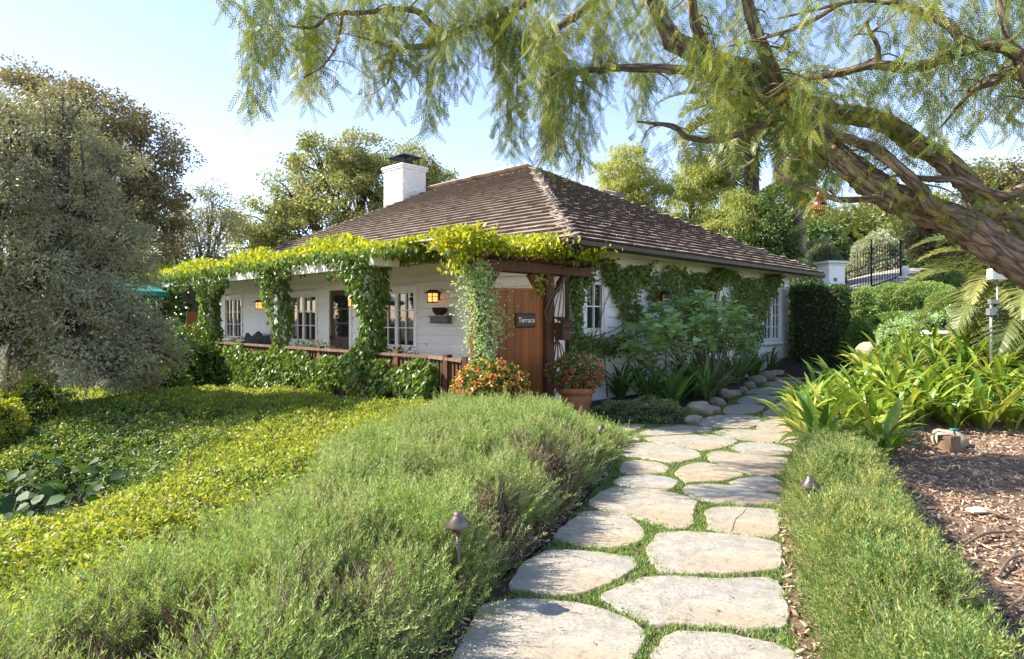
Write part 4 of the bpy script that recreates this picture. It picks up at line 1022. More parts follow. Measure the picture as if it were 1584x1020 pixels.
n = 90; leafpart('blossom', 'letter', v, pos[rng.integers(0, len(pos), n)], rdir(n), .03, .03, droop=0, up=.5)
stems([[H(-2.42+.03*k, GY-.13, .0), H(-2.5+.07*k, GY-.18, .6), H(-2.38+.02*k, GY-.18, 1.2), H(-2.45-.05*k, GY-.16, 2.2)] for k in range(6)], .012, v)
# vine on the railing
v = thing('railing_vine', 'glossy green vine covering the outside of the terrace railing', 'vine', H(RX, 8, -.5))
n = 19000; yy = .8+16.5*rng.random(n)**1.25
top = .86+.08*np.sin(yy*2.3)+.06*np.sin(yy*6); bot = np.interp(yy, [.8, 2.2, 3.0, 4, 5.5, 7, 9, 17], [.35, .15, -.05, .12, -.05, -.3, -.4, -.5])+.22*np.sin(yy*3.7)
zz = bot+(top-bot)*rng.random(n)**.85
dn = .5+.5*np.array([noise.noise(Vector((a*1.6, b_*2.2, 5))) for a, b_ in zip(yy, zz)]); k = dn > rng.uniform(.22, .58, n); yy = yy[k]; zz = zz[k]; n = len(yy)
xx = np.where(yy < 2.2, -2.14-.16*(2.2-yy)/1.6, RX)-.08-np.abs(rng.normal(0, .11, n))
leafpart('foliage', 'vine', v, hp(np.c_[xx, yy, zz]), np.tile(-np.array(DR)[None], (n, 1))*.5, .11, .068, droop=.9, up=.3, jit=.7)
n = 80; q = np.array([[RX-.25, 3.35, .1], [RX-.25, 3.1, .35], [RX-.25, 2.9, .2]])[rng.integers(0, 3, n)]+rng.normal(0, .06, (n, 3))
leafpart('blossom', 'fl_orange', v, hp(q), rdir(n), .05, .035, droop=0, up=.3)
stems([[H(RX-.12, 2+i*1.1, -.6), H(RX-.18, 2.4+i*1.1, -.1), H(RX-.15, 1.8+i*1.1+random.random(), .4), H(RX-.12, 2.6+i*1.1, .85)] for i in range(13)], .012, v)
# flowers on the terrace behind the rail
for (yy_, zz_, c_, lb) in ((2.9, .98, 'fl_pink', 'pink flowers in a terrace pot behind the rail, nearest the gate'), (6.0, .98, 'fl_pink', 'leafy potted plant behind the rail right of the door'), (10.3, 1.0, 'fl_pink', 'pink flowering pot behind the rail near the sofa')):
    t = thing('potted_plant', lb, 'potted plant', H(RX+.3, yy_, .03), 0, 'potted plants on the terrace')
    mb = MB(); mb.lathe([(.0, 0), (.14, 0), (.2, .5), (.23, .62), (.19, .62), (0, .55)], 16); mb.build('pot', M['clay'], t)
    n = 500; q = rng.normal(0, 1, (n, 3))*np.array([.22, .34, .12])+np.array([RX+.3, yy_, .85]); q[:, 2] = np.minimum(q[:, 2], 1.12)
    leafpart('foliage', 'begonia', t, hp(q), rdir(n), .07, .05)
    leafpart('blossom', c_, t, hp(q[:60]+np.array([0, 0, .05])), rdir(60), .04, .03)
# vine on the side wall
v = thing('wall_vine', 'dark green creeper spreading across the side wall between the windows', 'vine', H(5, -.1, .1))
n = 17000; u = rng.uniform(-.6, 9.3, n)
bot = np.interp(u, [-.6, -.1, .2, .4, 1.3, 1.5, 2.0, 3.0, 4.2, 4.9, 5.1, 6.0, 6.15, 6.5, 7.5, 8.1, 8.4, 8.8, 9.3], [2.35, 2.3, 1.5, 2.35, 2.35, 1.5, 1.6, 1.2, 1.35, 2.0, 2.3, 2.3, 1.3, .8, .75, .9, 1.5, 2.3, 2.45])+.12*np.sin(u*9)
topz = 2.72+.10*np.sin(u*2.2+1)+.05*np.sin(u*7)-.1*(u < .3)
zz = topz-(topz-bot)*rng.random(n)**1.25
dn = .5+.5*np.array([noise.noise(Vector((a*1.5, b_*1.5, 9))) for a, b_ in zip(u, zz)])+.12*(u > 5.9)
k = (dn > rng.uniform(.36, .55, n)); u = u[k]; zz = zz[k]; n = len(u)
leafpart('foliage', 'wallvine', v, hp(np.c_[u, -.05-np.abs(rng.normal(0, .10, n)), zz]), np.tile(-np.array(DL)[None], (n, 1))*.4, .085, .055, droop=.8, up=.3, jit=.8)
ln = []
for i in range(16):
    u_ = .1+i*.55 if i < 15 else 8.2; ln.append([H(u_, -.06, .05), H(u_+random.uniform(-.2, .2), -.05, .8), H(u_+random.uniform(-.3, .3), -.07, 1.6), H(u_+random.uniform(-.5, .5), -.06, 2.6)])
ln += [[H(.15, -.06, 1.0+.1*i), H(.5, -.08, 1.0+.08*i), H(1.3, -.09, .95+.13*i), H(2.0, -.06, 1.3+.1*i)] for i in range(4)]
stems(ln, .014, v)
n = 800; t = rng.random(n); q = np.c_[.0+1.9*t+rng.normal(0, .05, n), -.12-np.abs(rng.normal(0, .05, n)), 1.08+.05*np.sin(t*8)+rng.normal(0, .10, n)]
leafpart('low_tendril', 'wallvine', v, hp(q), rdir(n), .08, .055, droop=.8)
n = 800; q = np.c_[.12+rng.normal(0, .07, n), -.12-np.abs(rng.normal(0, .05, n)), rng.uniform(1.0, 2.4, n)]
leafpart('corner_tendril', 'wallvine', v, hp(q), rdir(n), .085, .06, droop=.8)

# clipped hedge at the far end of the side wall
def box_leaves(n, x0, x1, y0, y1, z0, z1, jit=.04):
    ar = np.array([(y1-y0)*(z1-z0)]*2+[(x1-x0)*(z1-z0)]*2+[(x1-x0)*(y1-y0)]); f = rng.choice(5, n, p=ar/ar.sum())
    a, b_ = rng.random(n), rng.random(n); X_ = x0+(x1-x0)*a; Y_ = y0+(y1-y0)*b_; Z_ = z0+(z1-z0)*rng.random(n)
    X_ = np.where(f == 0, x0, np.where(f == 1, x1, X_)); Y_ = np.where(f == 2, y0, np.where(f == 3, y1, Y_)); Z_ = np.where(f == 4, z1, Z_)
    nn = np.array([(-1, 0, 0), (1, 0, 0), (0, -1, 0), (0, 1, 0), (0, 0, 1)], float)[f]
    return np.c_[X_, Y_, Z_]-nn*np.abs(rng.normal(0, jit, n))[:, None]+rng.normal(0, .02, (n, 3)), nn
hc = H(10.3, -1.0, 0)
t = thing('clipped_hedge', 'tall dark green box-clipped hedge against the far end of the side wall', 'hedge', (hc.x, hc.y, 0), ANG)
q, nn = box_leaves(9000, -.5, .5, -.6, .75, 0, 2.50, .07)
leaves('foliage', M['dark'], q, nn, .085, .055, parent=t, droop=.3, up=.3, jit=.9, kind='stuff')
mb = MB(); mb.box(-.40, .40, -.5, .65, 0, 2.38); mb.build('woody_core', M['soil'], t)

# ================================================================== PLANTS IN FRONT OF THE SIDE WALL
def blade(L_, Wd, bend, k, mat, seg=6, stiff=0.):
    r = random.Random(k); v = []; f = []; p = Vector((0, 0, 0)); a = R(r.uniform(52, 80)); pr_ = None
    for i in range(seg+1):
        t = i/seg; w_ = Wd*(math.sin(math.pi*min(.5+0*t, .12+t*.9 if t < .42 else .5))*(1 if t < .55 else max(0.03, 1-((t-.55)/.45)**1.8)))
        w_ = Wd*max(.03, (min(1, .45+t*1.6))*(1-max(0, (t-.5)/.5)**2.0))
        v += [(-w_/2, p.x, p.z+.18*w_), (0, p.x, p.z), (w_/2, p.x, p.z+.18*w_)]
        p = p+Vector((math.cos(a), 0, math.sin(a)))*(L_/seg); a -= bend/seg*(.5+t)
    for i in range(seg):
        b_ = i*3; f += [(b_, b_+1, b_+4, b_+3), (b_+1, b_+2, b_+5, b_+4)]
    me = mesh_np('leaf', np.array(v), np.array(f), mat, smooth=True); return me
def strap_set(mat, L_, Wd): return [blade(L_*random.uniform(.75, 1.15), Wd*random.uniform(.85, 1.1), R(random.uniform(50, 150)), k, mat) for k in range(9)]
def strappy(name, label, cat, loc, meshes, n, group, sc=1., flowers=None):
    t = thing(name, label, cat, loc, 0, group)
    for i in range(n):
        o = bpy.data.objects.new('leaf', meshes[random.randrange(len(meshes))]); C.objects.link(o); o.parent = t
        a = i*2.399+random.uniform(-.3, .3); inner = i/n
        o.rotation_euler = (R(random.uniform(-8, 8))+R(22)*inner, R(random.uniform(-14, 14)), a)
        s_ = sc*random.uniform(.75, 1.15); o.scale = (s_, s_, s_); o.location = (.05*math.cos(a+1.57), .05*math.sin(a+1.57), -.02)
    return t
ag = strap_set(M['agap'], .82, .05)
spots = [(1005, 628), (960, 618), (1040, 632), (925, 600), (1075, 618), (1110, 606), (1085, 590), (1140, 596), (1165, 588), (1130, 578), (1190, 580), (1205, 572), (1050, 600), (1010, 600), (900, 612), (985, 610), (1095, 625), (1120, 590)]
agl = ['beside the terracotta pot', 'behind the low thyme mound', 'with broad leaves over the edging stones', 'against the wall behind the pot', 'spilling over the rock edge', 'in the middle of the wall bed', 'under the pale velvet-leaved shrub', 'under the second side window',
       'left of the far wall window', 'under the thick part of the creeper', 'in front of the tall side window', 'at the foot of the clipped hedge', 'at the foot of the velvet-leaved shrub', 'deep in shade behind the thyme mound', 'hard against the right side of the terracotta pot', 'between the pot and the velvet-leaved shrub', 'leaning over the golden brown rock', 'right of the velvet-leaved shrub']
for i, ((a, b_), lb) in enumerate(zip(spots, agl)):
    g_ = G(a, b_); strappy('agapanthus', 'dark strappy agapanthus clump '+lb, 'plant', (g_.x, g_.y, .0), ag, 40, 'agapanthus clumps along the side wall', random.uniform(1.05, 1.35))
# thyme mound
def mound(name, label, cat, c, rad, mat, n, L_, Wd, group=None, core=True, lump=.12, top=False, parent=None, droop=.1, T=T_LEAF, up=.6, jit=.9):
    d = rdir(n); d[:, 2] = np.abs(d[:, 2])*1.0-.15; d = norm(d)
    ln = np.array([noise.noise(Vector(q)*2.3+Vector((c[0], c[1], 0))) for q in d])+.5*np.array([noise.noise(Vector(q)*5.5+Vector((c[1], c[0], 3))) for q in d])
    r = (1+lump*ln*1.6)*(1-.12*rng.random(n)**2)
    pos = d*r[:, None]*np.array(rad)[None]
    t = thing(name, label, cat, c, 0, group)
    leaves('foliage', mat, pos, d, L_, Wd, parent=t, droop=droop, up=up, jit=jit, T=T, kind='stuff', rnd=np.clip(.5+ln*.8+rng.normal(0, .25, n), 0, 1))
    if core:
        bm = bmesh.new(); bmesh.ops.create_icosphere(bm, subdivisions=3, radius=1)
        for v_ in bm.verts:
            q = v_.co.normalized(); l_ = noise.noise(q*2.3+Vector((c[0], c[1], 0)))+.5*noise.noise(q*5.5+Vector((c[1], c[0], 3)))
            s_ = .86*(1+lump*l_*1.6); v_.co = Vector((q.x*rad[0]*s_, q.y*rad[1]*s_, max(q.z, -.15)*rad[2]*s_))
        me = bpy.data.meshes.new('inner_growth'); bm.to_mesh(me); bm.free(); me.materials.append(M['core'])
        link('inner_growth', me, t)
    return t
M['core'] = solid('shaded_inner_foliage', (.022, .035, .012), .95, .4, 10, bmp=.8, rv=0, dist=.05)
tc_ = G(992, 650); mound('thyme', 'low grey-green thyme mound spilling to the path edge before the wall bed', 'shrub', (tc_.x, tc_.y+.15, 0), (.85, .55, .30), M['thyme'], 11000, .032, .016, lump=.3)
# edging rocks
def rock(c, s, k, label, mat='rock', name='edging_rock', group='rocks edging the wall bed', cat='rock'):
    bm = bmesh.new(); bmesh.ops.create_icosphere(bm, subdivisions=3, radius=1)
    for v_ in bm.verts:
        q = v_.co.normalized(); f = 1+.28*noise.noise(q*1.3+Vector((k*7.7, 0, 0)))+.10*noise.noise(q*3.5+Vector((0, k*3.3, 0)))
        q = Vector((math.copysign(abs(q.x)**.8, q.x), math.copysign(abs(q.y)**.8, q.y), math.copysign(abs(q.z)**.75, q.z)))
        v_.co = Vector((q.x*s[0]*f, q.y*s[1]*f, q.z*s[2]*f+s[2]*.45))
    me = bpy.data.meshes.new(name); bm.to_mesh(me); bm.free(); me.materials.append(M[mat])
    for p_ in me.polygons: p_.use_smooth = True
    o = bpy.data.objects.new(name, me); C.objects.link(o); o.location = c; o.rotation_euler = (0, 0, random.uniform(0, 3)); tag(o, label, cat, group); return o
rk = [(1072,655,13,'dark tan rock at the tip of the thyme mound'),(1083,640,19,'largest pale tilted rock in the bed edging'),(1103,640,12,'flat cream rock next to the large pale one'),(1109,628,13,'golden brown rounded rock'),
      (1124,618,16,'wide grey rock half under the agapanthus'),(1137,612,9,'small dark rock'),(1149,607,8,'yellowish pebble rock'),(1160,601,10,'small tan rock before the grey pair'),(1172,594,13,'tall tan rock in the shade'),
      (1186,588,14,'long brown rock, middle of the far edging'),(1202,584,12,'round grey-brown rock'),(1216,580,10,'smooth tan rock further on'),(1228,578,10,'pale rock near the clipped hedge'),(1240,576,9,'small rock below the clipped hedge'),(1252,574,9,'last rock seen past the clipped hedge')]
for k, (a, b_, s_, lb) in enumerate(rk):
    g_ = G(a, b_-1); r_ = s_/F*g_.y; rock((g_.x, g_.y, 0), (r_, r_*.8, r_*.62), k, lb+' in the row edging the bed')
# velvet-leaved shrub
def bezl(a, b_, c_): return [a, (a+b_)/2+Vector((0, 0, .1)), b_, c_]
base = H(3.1, -1.25, 0); t = thing('velvet_shrub', 'tall pale green velvet-leaved shrub with layered leaf rosettes before the side wall', 'shrub', base)
ros = []; ln = []
for i in range(135):
    u = rng.uniform(.7, 4.7); ht = np.interp(u, [.7, 1.6, 3.2, 4.1, 4.7], [1.4, 1.7, 2.05, 1.75, 1.2]); ww = -rng.uniform(.45, 1.6)
    z_ = ht*rng.uniform(.45, 1.02) ; ros.append((u, ww, z_))
pos = []; dd = []; 
for (u, ww, z_) in ros:
    p = H(u, ww, z_)
    if random.random() < .5: ln.append([base+Vector((random.uniform(-.4, .4), random.uniform(-.3, .3), 0)), base.lerp(p, .5)+Vector((0, 0, -.15)), p])
    for k in range(9):
        a = k*2.4+random.random(); h_ = -.05+.02*k
        pos.append((p.x+.02*math.cos(a), p.y+.02*math.sin(a), p.z+h_)); dd.append((math.cos(a), math.sin(a), -.25+.1*k))
pos = np.array(pos); dd = np.array(dd)
leafpart('foliage', 'plec', t, pos, dd, .20, .155, T=T_BROAD, droop=0, up=2.5, jit=.15)
stems(ln, .014, t)

# pots with begonias
def begonia(name, label, c, potr, poth, bc, br, mats, nf, nb):
    t = thing(name, label, 'potted plant', c)
    mb = MB(); r = potr
    mb.lathe([(0, 0), (r*.68, 0), (r*.72, .03), (r*.92, poth*.72), (r*.95, poth*.80), (r*1.06, poth*.82), (r*1.08, poth*.97), (r*1.02, poth), (r*.9, poth), (r*.88, poth*.9), (0, poth*.9)], 32); mb.build('pot', M['clay'], t)
    n = nf; d = rdir(n); q = d*(rng.random(n)[:, None]**.35)*np.array(br)+np.array(bc)
    leaves('foliage', M['begonia'], q, d, .075, .048, parent=t, kind='stuff')
    for nm, m_, k in mats:
        d = rdir(k); d[:, 1] -= .35; d = norm(d); q = d*(rng.uniform(.85, 1.06, k)[:, None])*np.array(br)+np.array(bc); q = q[q[:, 2] > bc[2]-br[2]*.85]; k = len(q)
        q = np.repeat(q, 4, 0)+rng.normal(0, .012, (k*4, 3))
        leaves(nm, M[m_], q, rdir(len(q)), .04, .03, parent=t, kind='stuff', droop=.3)
    return t
begonia('begonia_pot', 'large terracotta pot of red and pink begonias right of the gate post', (1.02, 10.3, 0), .28, .50, (.0, 0, .72), (.48, .38, .30), [('pink_blossom', 'fl_pink', 160)], 1500, 0)
begonia('begonia_pot', 'potted bush of orange and yellow begonias in front of the gate', (-.33, 9.55, 0), .30, .42, (.02, -.05, .58), (.56, .42, .40), [('orange_blossom', 'fl_orange', 430), ('pink_blossom', 'fl_pink', 60)], 2300, 0)

# ================================================================== RIGHT SIDE: CLIVIA BANK
cl = strap_set(M['clivia'], .60, .068)
cld = strap_set(M['deadleaf'], .5, .05)[:3]
cpoly = [(3.35,6.95),(4.05,7.0),(4.55,8.0),(5.0,9.15),(7.8,9.2),(10.5,9.6),(11.2,13.2),(8.6,14.2),(6.95,14.2),(5.75,12.2),(4.75,10.5),(3.95,9.0)]
cp = []
tries = 0
while tries < 6000 and len(cp) < 112:
    tries += 1
    x = random.uniform(3.1, 11); y = random.uniform(6.8, 14)
    if inpoly([x], [y], cpoly)[0] and all((x-a)**2+(y-b_)**2 > (.37 if y < 10.5 else .52)**2 for a, b_ in cp): cp.append((x, y))
cp.sort(key=lambda p: (round((p[1]-6.8)/1.2), p[0]/p[1]))
ordn = ['first', 'second', 'third', 'fourth', 'fifth', 'sixth', 'seventh', 'eighth', 'ninth', 'tenth', 'eleventh', 'twelfth', 'thirteenth', 'fourteenth', 'fifteenth', 'sixteenth', 'seventeenth', 'eighteenth', 'nineteenth', 'twentieth', 'twenty-first', 'twenty-second', 'twenty-third', 'twenty-fourth', 'twenty-fifth', 'twenty-sixth', 'twenty-seventh', 'twenty-eighth', 'twenty-ninth', 'thirtieth']
rows = {}
for p in cp: rows.setdefault(round((p[1]-6.8)/1.2), []).append(p)
rn = ['frontmost row at the rosemary border', 'second row beside the path', 'row edging the mulch', 'row just behind the mulch edge', 'middle row of the bank', 'rear row of the bank', 'last row below the shrubs']
for ri, (rk_, ps) in enumerate(sorted(rows.items())):
    for j, (x, y) in enumerate(ps):
        strappy('clivia', 'broad strappy yellow-green clivia, %s from the left in the %s' % (ordn[j], rn[min(ri, 6)]), 'plant', (x, y, gzf(x, y)), cl, 34 if y < 11 else 22, 'clivias in the bank on the right', random.uniform(1.0, 1.4))
# browned, dying leaves low in some clumps
for t in [o_ for o_ in bpy.data.objects if o_.get('category') == 'plant' and o_.name.startswith('clivia')]:
    for k in range(random.choice((0, 1, 1, 2))):
        o = bpy.data.objects.new('dead_leaf', random.choice(cld)); C.objects.link(o); o.parent = t; o['label'] = 'browned dying leaf'
        o.rotation_euler = (0, R(random.uniform(10, 40)), random.uniform(0, 6.28)); o.location = (0, 0, .02)
# ------------------------------------------------------------------ path lights
def pathlight(px_, py_, d_, label):
    tp = P(px_, py_, d_); t = thing('path_light', label, 'garden light', (tp.x, tp.y, 0), 0, 'copper path lights')
    h = tp.z
    mb = MB(); mb.tube([(0, 0, 0), (0, 0, h-.02)], .013, 10); mb.build('stem', M['copper'], t)
    mb = MB(); mb.lathe([(0, h-.03), (.03, h-.03), (.034, h-.055), (.02, h-.06), (0, h-.06)], 16); mb.build('lamp_holder', M['copper'], t)
    mb = MB(); mb.lathe([(.072, h-.028), (.075, h-.022), (.03, h+.025), (.026, h+.04), (.024, h+.047), (0, h+.05)], 28); mb.lathe([(.072, h-.0281), (.03, h+.018), (0, h+.02)], 28); mb.build('shade', M['copper'], t)
pathlight(709, 806, 3.55, 'copper mushroom path light poking up from the middle of the left rosemary hedge')
pathlight(1253, 747, 4.65, 'dark copper path light standing in the right rosemary border')
pathlight(930, 664, 7.6, 'small copper path light at the back corner of the left rosemary hedge')
# ------------------------------------------------------------------ sprinkler, block and rocks in the mulch
g_ = G(1468, 700); t = thing('wooden_block', 'square reddish wooden post stub standing in the mulch before the tap', 'post', (g_.x, g_.y, 0), R(20))
mb = MB(); mb.box(-.085, .085, -.085, .085, -.02, .20); mb.build('stub', M['greywood'], t, bevel=.008)
g_ = G(1490, 695); rock((g_.x, g_.y+.25, -.02), (.25, .18, .14), 31, 'tan flat boulder behind the wooden post stub', name='boulder', group=None)
t = thing('garden_tap', 'small bronze and green hose tap beside the wooden stub', 'tap', (G(1478, 697).x, G(1478, 697).y+.02, 0))
mb = MB(); mb.tube([(0, 0, 0), (0, 0, .2)], .018, 10); mb.lathe([(0, .10), (.035, .10), (.04, .15), (0, .16)], 12); mb.build('riser', M['copper'], t)
mb = MB(); mb.tube([(-.05, 0, .25), (.05, 0, .25)], .012, 8); mb.tube([(0, 0, .2), (0, 0, .26)], .01, 8); mb.build('handle', M['teal'], t)
for k, (a, b_, s_) in enumerate([(1515, 797, .10), (1535, 800, .07), (1520, 940, .09), (1560, 700, .06)]):
    g_ = G(a, b_); 
    lb = ['tan bark slab lying mid mulch', 'dark bark slab beside the tan slab', 'large flat bark piece near the rosemary border', 'small pale bark piece near the clivias'][k]
    mb = MB(); mb.add([(-s_, -s_*.4, 0), (s_*.9, -s_*.5, .005), (s_*1.2, s_*.2, 0), (s_*.2, s_*.5, .01), (-s_*1.1, s_*.3, 0)]+[(-s_, -s_*.4, .012), (s_*.9, -s_*.5, .017), (s_*1.2, s_*.2, .012), (s_*.2, s_*.5, .025), (-s_*1.1, s_*.3, .012)],
         [(4,3,2,1,0),(5,6,7,8,9)]+[(i, (i+1) % 5, 5+(i+1) % 5, 5+i) for i in range(5)])
    me = mb.mesh('bark_slab', M['chip']); o = bpy.data.objects.new('bark_slab', me); C.objects.link(o); o.location = (g_.x, g_.y, .03); o.rotation_euler = (.1, .05, random.uniform(0, 3)); tag(o, lb, 'bark', 'bark slabs on the mulch')
sticks = [((1500, 712), (1560, 705), 'thin dark fallen branch near the wooden stub'), ((1500, 738), (1584, 745), 'long grey fallen branch across the mulch'), ((1490, 845), (1575, 825), 'forked dark branch in the middle of the mulch'), ((1545, 890), (1600, 860), 'grey stick at the right edge'), ((1555, 950), (1620, 940), 'curled bark stick low on the right')]
for (a, b_, lb) in sticks:
    p, q = G(*a, .03), G(*b_, .03); mid = (p+q)/2+Vector((.03, .08, .02)); mb = MB(); pp, rr = smooth_path([p, mid, q], [.008, .012, .005], 5); mb.tube(pp, rr, 6, bump=.4)
    mb.tube([mid, mid+Vector((.12, .1, .03))], [.007, .003], 5); o = mb.build('fallen_branch', M['twig'], None); tag(o, lb, 'branch', 'fallen branches on the mulch')

# spotlight on a stand
sb = P(1543, 425, 11.5); g_ = gzf(sb.x, sb.y)
t = thing('flood_light', 'white flood light on a thin metal stand beyond the clivias', 'flood light', (sb.x, sb.y, g_), R(10)); h = sb.z-g_
mb = MB(); mb.box(-.17, .17, -.06, .06, h-.09, h+.10); mb.build('lamp_head', M['trim'], t, bevel=.015)
mb = MB(); mb.box(-.14, .14, -.065, -.061, h-.06, h+.07); mb.build('lens', M['stonegate'], t)
mb = MB(); mb.tube([(0, 0, 0), (0, 0, h-.09)], .02, 10); mb.build('pole', M['grey'], t)
mb = MB(); mb.tube([(-.13, 0, 0), (-.13, 0, h-.5)], .025, 10); mb.box(-.17, .04, -.035, .035, h-.52, h-.44); mb.box(-.20, -.07, -.04, .04, h-.72, h-.6); mb.build('side_pole', M['grey'], t)

# ================================================================== PALMS
def frond(L_, nl, ll, droop, k, wd=.02, mat='palm', ang0=.9):
    """pinnate frond along +y, drooping"""
    r = np.random.default_rng(k); a = ang0; p = np.zeros(3); P_ = []; D_ = []; seg = 30
    for i in range(seg+1):
        P_.append(p.copy()); d = np.array([0, math.cos(a), math.sin(a)]); D_.append(d); p = p+d*L_/seg; a -= droop/seg*(.6+.9*i/seg)
    P_ = np.array(P_); D_ = np.array(D_); t = np.linspace(.12, .99, nl); ix = t*seg
    i0 = np.clip(ix.astype(int), 0, seg-1); fr_ = (ix-i0)[:, None]; c = P_[i0]*(1-fr_)+P_[i0+1]*fr_; dd = D_[i0]
    vs = []; fs = []; nb = 0
    for side in (-1, 1):
        upv = np.cross(np.array([1., 0, 0])[None], dd)
        d = norm(dd*.75+np.array([side*1., 0, 0])[None]+upv*.35+r.normal(0, .10, (nl, 3)))
        ln_ = ll*np.sin(np.clip(.18+t*.85, 0, 1)*math.pi)**.6*r.uniform(.85, 1.1, nl)
        # two-segment drooping leaflet
        x_ = norm(np.cross(d, upv)); m_ = c+d*(ln_*.55)[:, None]; e = m_+norm(d+np.array([0, 0, -.45]))*(ln_*.45)[:, None]
        v = np.stack([c-x_*wd*.3, c+x_*wd*.3, m_+x_*wd*.5, m_-x_*wd*.5, e], 1)
        f1 = np.array([(0, 1, 2, 3)])[None]+(np.arange(nl)*5)[:, None, None]; f2 = np.array([(3, 2, 4, 4)])[None]+(np.arange(nl)*5)[:, None, None]
        vs.append(v.reshape(-1, 3)); fs.append(f1.reshape(-1, 4)+nb)
        v2 = np.stack([m_-x_*wd*.5, m_+x_*wd*.5, e+x_*wd*.06, e-x_*wd*.06], 1)
        nb += nl*5; vs.append(v2.reshape(-1, 3)); fs.append((np.array([(0, 1, 2, 3)])[None]+(np.arange(nl)*4)[:, None, None]).reshape(-1, 4)+nb); nb += nl*4
    # rachis
    rv = []; 
    for i in range(seg+1):
        w_ = .022*L_/2.5*(1-.85*i/seg); q = P_[i]; rv += [q+np.array([-w_, 0, 0]), q+np.array([0, 0, -w_]), q+np.array([w_, 0, 0]), q+np.array([0, 0, w_])]
    rf = [(i*4+j, i*4+(j+1) % 4, i*4+4+(j+1) % 4, i*4+4+j) for i in range(seg) for j in range(4)]
    vs.append(np.array(rv)); fs.append(np.array(rf)+nb)
    return mesh_np('frond', np.vstack(vs), np.vstack(fs), M[mat])
def palm(name, label, px_, ptop, d_, r_, fm, nfr, group=None, trunk_r=.32, base=None, elmin=-.9, elmax=1.3, azc=None):
    c = P(px_, ptop, d_); g_ = gzf(c.x, c.y); t = thing(name, label, 'palm tree', (c.x, c.y, g_), 0, group); h = c.z-g_
    pts = [(0, 0, -.2), (.03, 0, h*.3), (-.02, 0, h*.7), (0, 0, h)]; p, q = smooth_path(pts, [trunk_r*1.2, trunk_r, trunk_r*.9, trunk_r*.95], 10)
    mb = MB(); q = [v*(1+.05*(i % 2)) for i, v in enumerate(q)]; mb.tube(p, q, 14, bump=.12); mb.build('trunk', M['palmbark'], t)
    for i in range(nfr):
        o = bpy.data.objects.new('frond', fm[i % len(fm)]); C.objects.link(o); o.parent = t; o.location = (0, 0, h)
        az = i*2.399+random.uniform(-.2, .2) if azc is None else azc+random.uniform(-1.5, 1.5)
        u_ = (i+.5)/nfr; el = elmin+(elmax-elmin)*u_
        o.rotation_euler = (el-.9, random.uniform(-.3, .3), az); s_ = r_*random.uniform(.85, 1.1); o.scale = (s_, s_, s_)
    return t
fms = [frond(1.0, 70, .19, 1.5+.25*k, k, .012) for k in range(4)]
palm('palm_tree', 'tall date palm with a thick grey trunk rising behind the roof', 1163, 188, 30, 4.9, fms, 46, 'tall palms behind the cottage', .36, elmin=-.45)
palm('palm_tree', 'tall palm with a bare slim trunk right of the roof end', 1236, 205, 27, 3.6, fms, 34, 'tall palms behind the cottage', .25, elmin=-1.2, elmax=.8)
fm2 = [frond(1.0, 90, .22, 1.6+.2*k, 40+k, .011) for k in range(4)]
palm('date_palm', 'low spreading date palm with feathery arching fronds at the right edge', 1610, 455, 12.5, 2.6, fm2, 44, None, .25, elmin=-.3, elmax=1.4)

# ================================================================== TREES
def blob_cloud(blobs, ncl, nl, cr, shell=.5):
    pos = []; cen = []; out = []; rn_ = []
    vol = np.array([b_[3]*b_[4]*b_[5] for b_ in blobs])**.67; share = vol/vol.sum()
    for b_, s_ in zip(blobs, share):
        k = max(3, int(ncl*s_)); d = rdir(k); r = shell+(1-shell)*rng.random(k)**.6
        c = np.array(b_[:3])+d*r[:, None]*np.array(b_[3:6]); cen.append(c)
        m_ = max(4, int(nl/ncl)); rr = cr*rng.uniform(.6, 1.4, k)
        off = rng.normal(0, 1, (k, m_, 3)); off = off/np.maximum(np.linalg.norm(off, axis=2, keepdims=True), .3)*rng.random((k, m_, 1))**.45
        off[:, :, 2] *= .65
        pos.append((c[:, None]+off*rr[:, None, None]).reshape(-1, 3)); out.append((off+d[:, None]*.4).reshape(-1, 3)); rn_.append(np.clip(np.repeat(rng.random(k), m_)*.55+rng.random(k*m_)*.45, 0, 1))
    return np.vstack(pos), np.vstack(cen), np.vstack(out), np.concatenate(rn_)
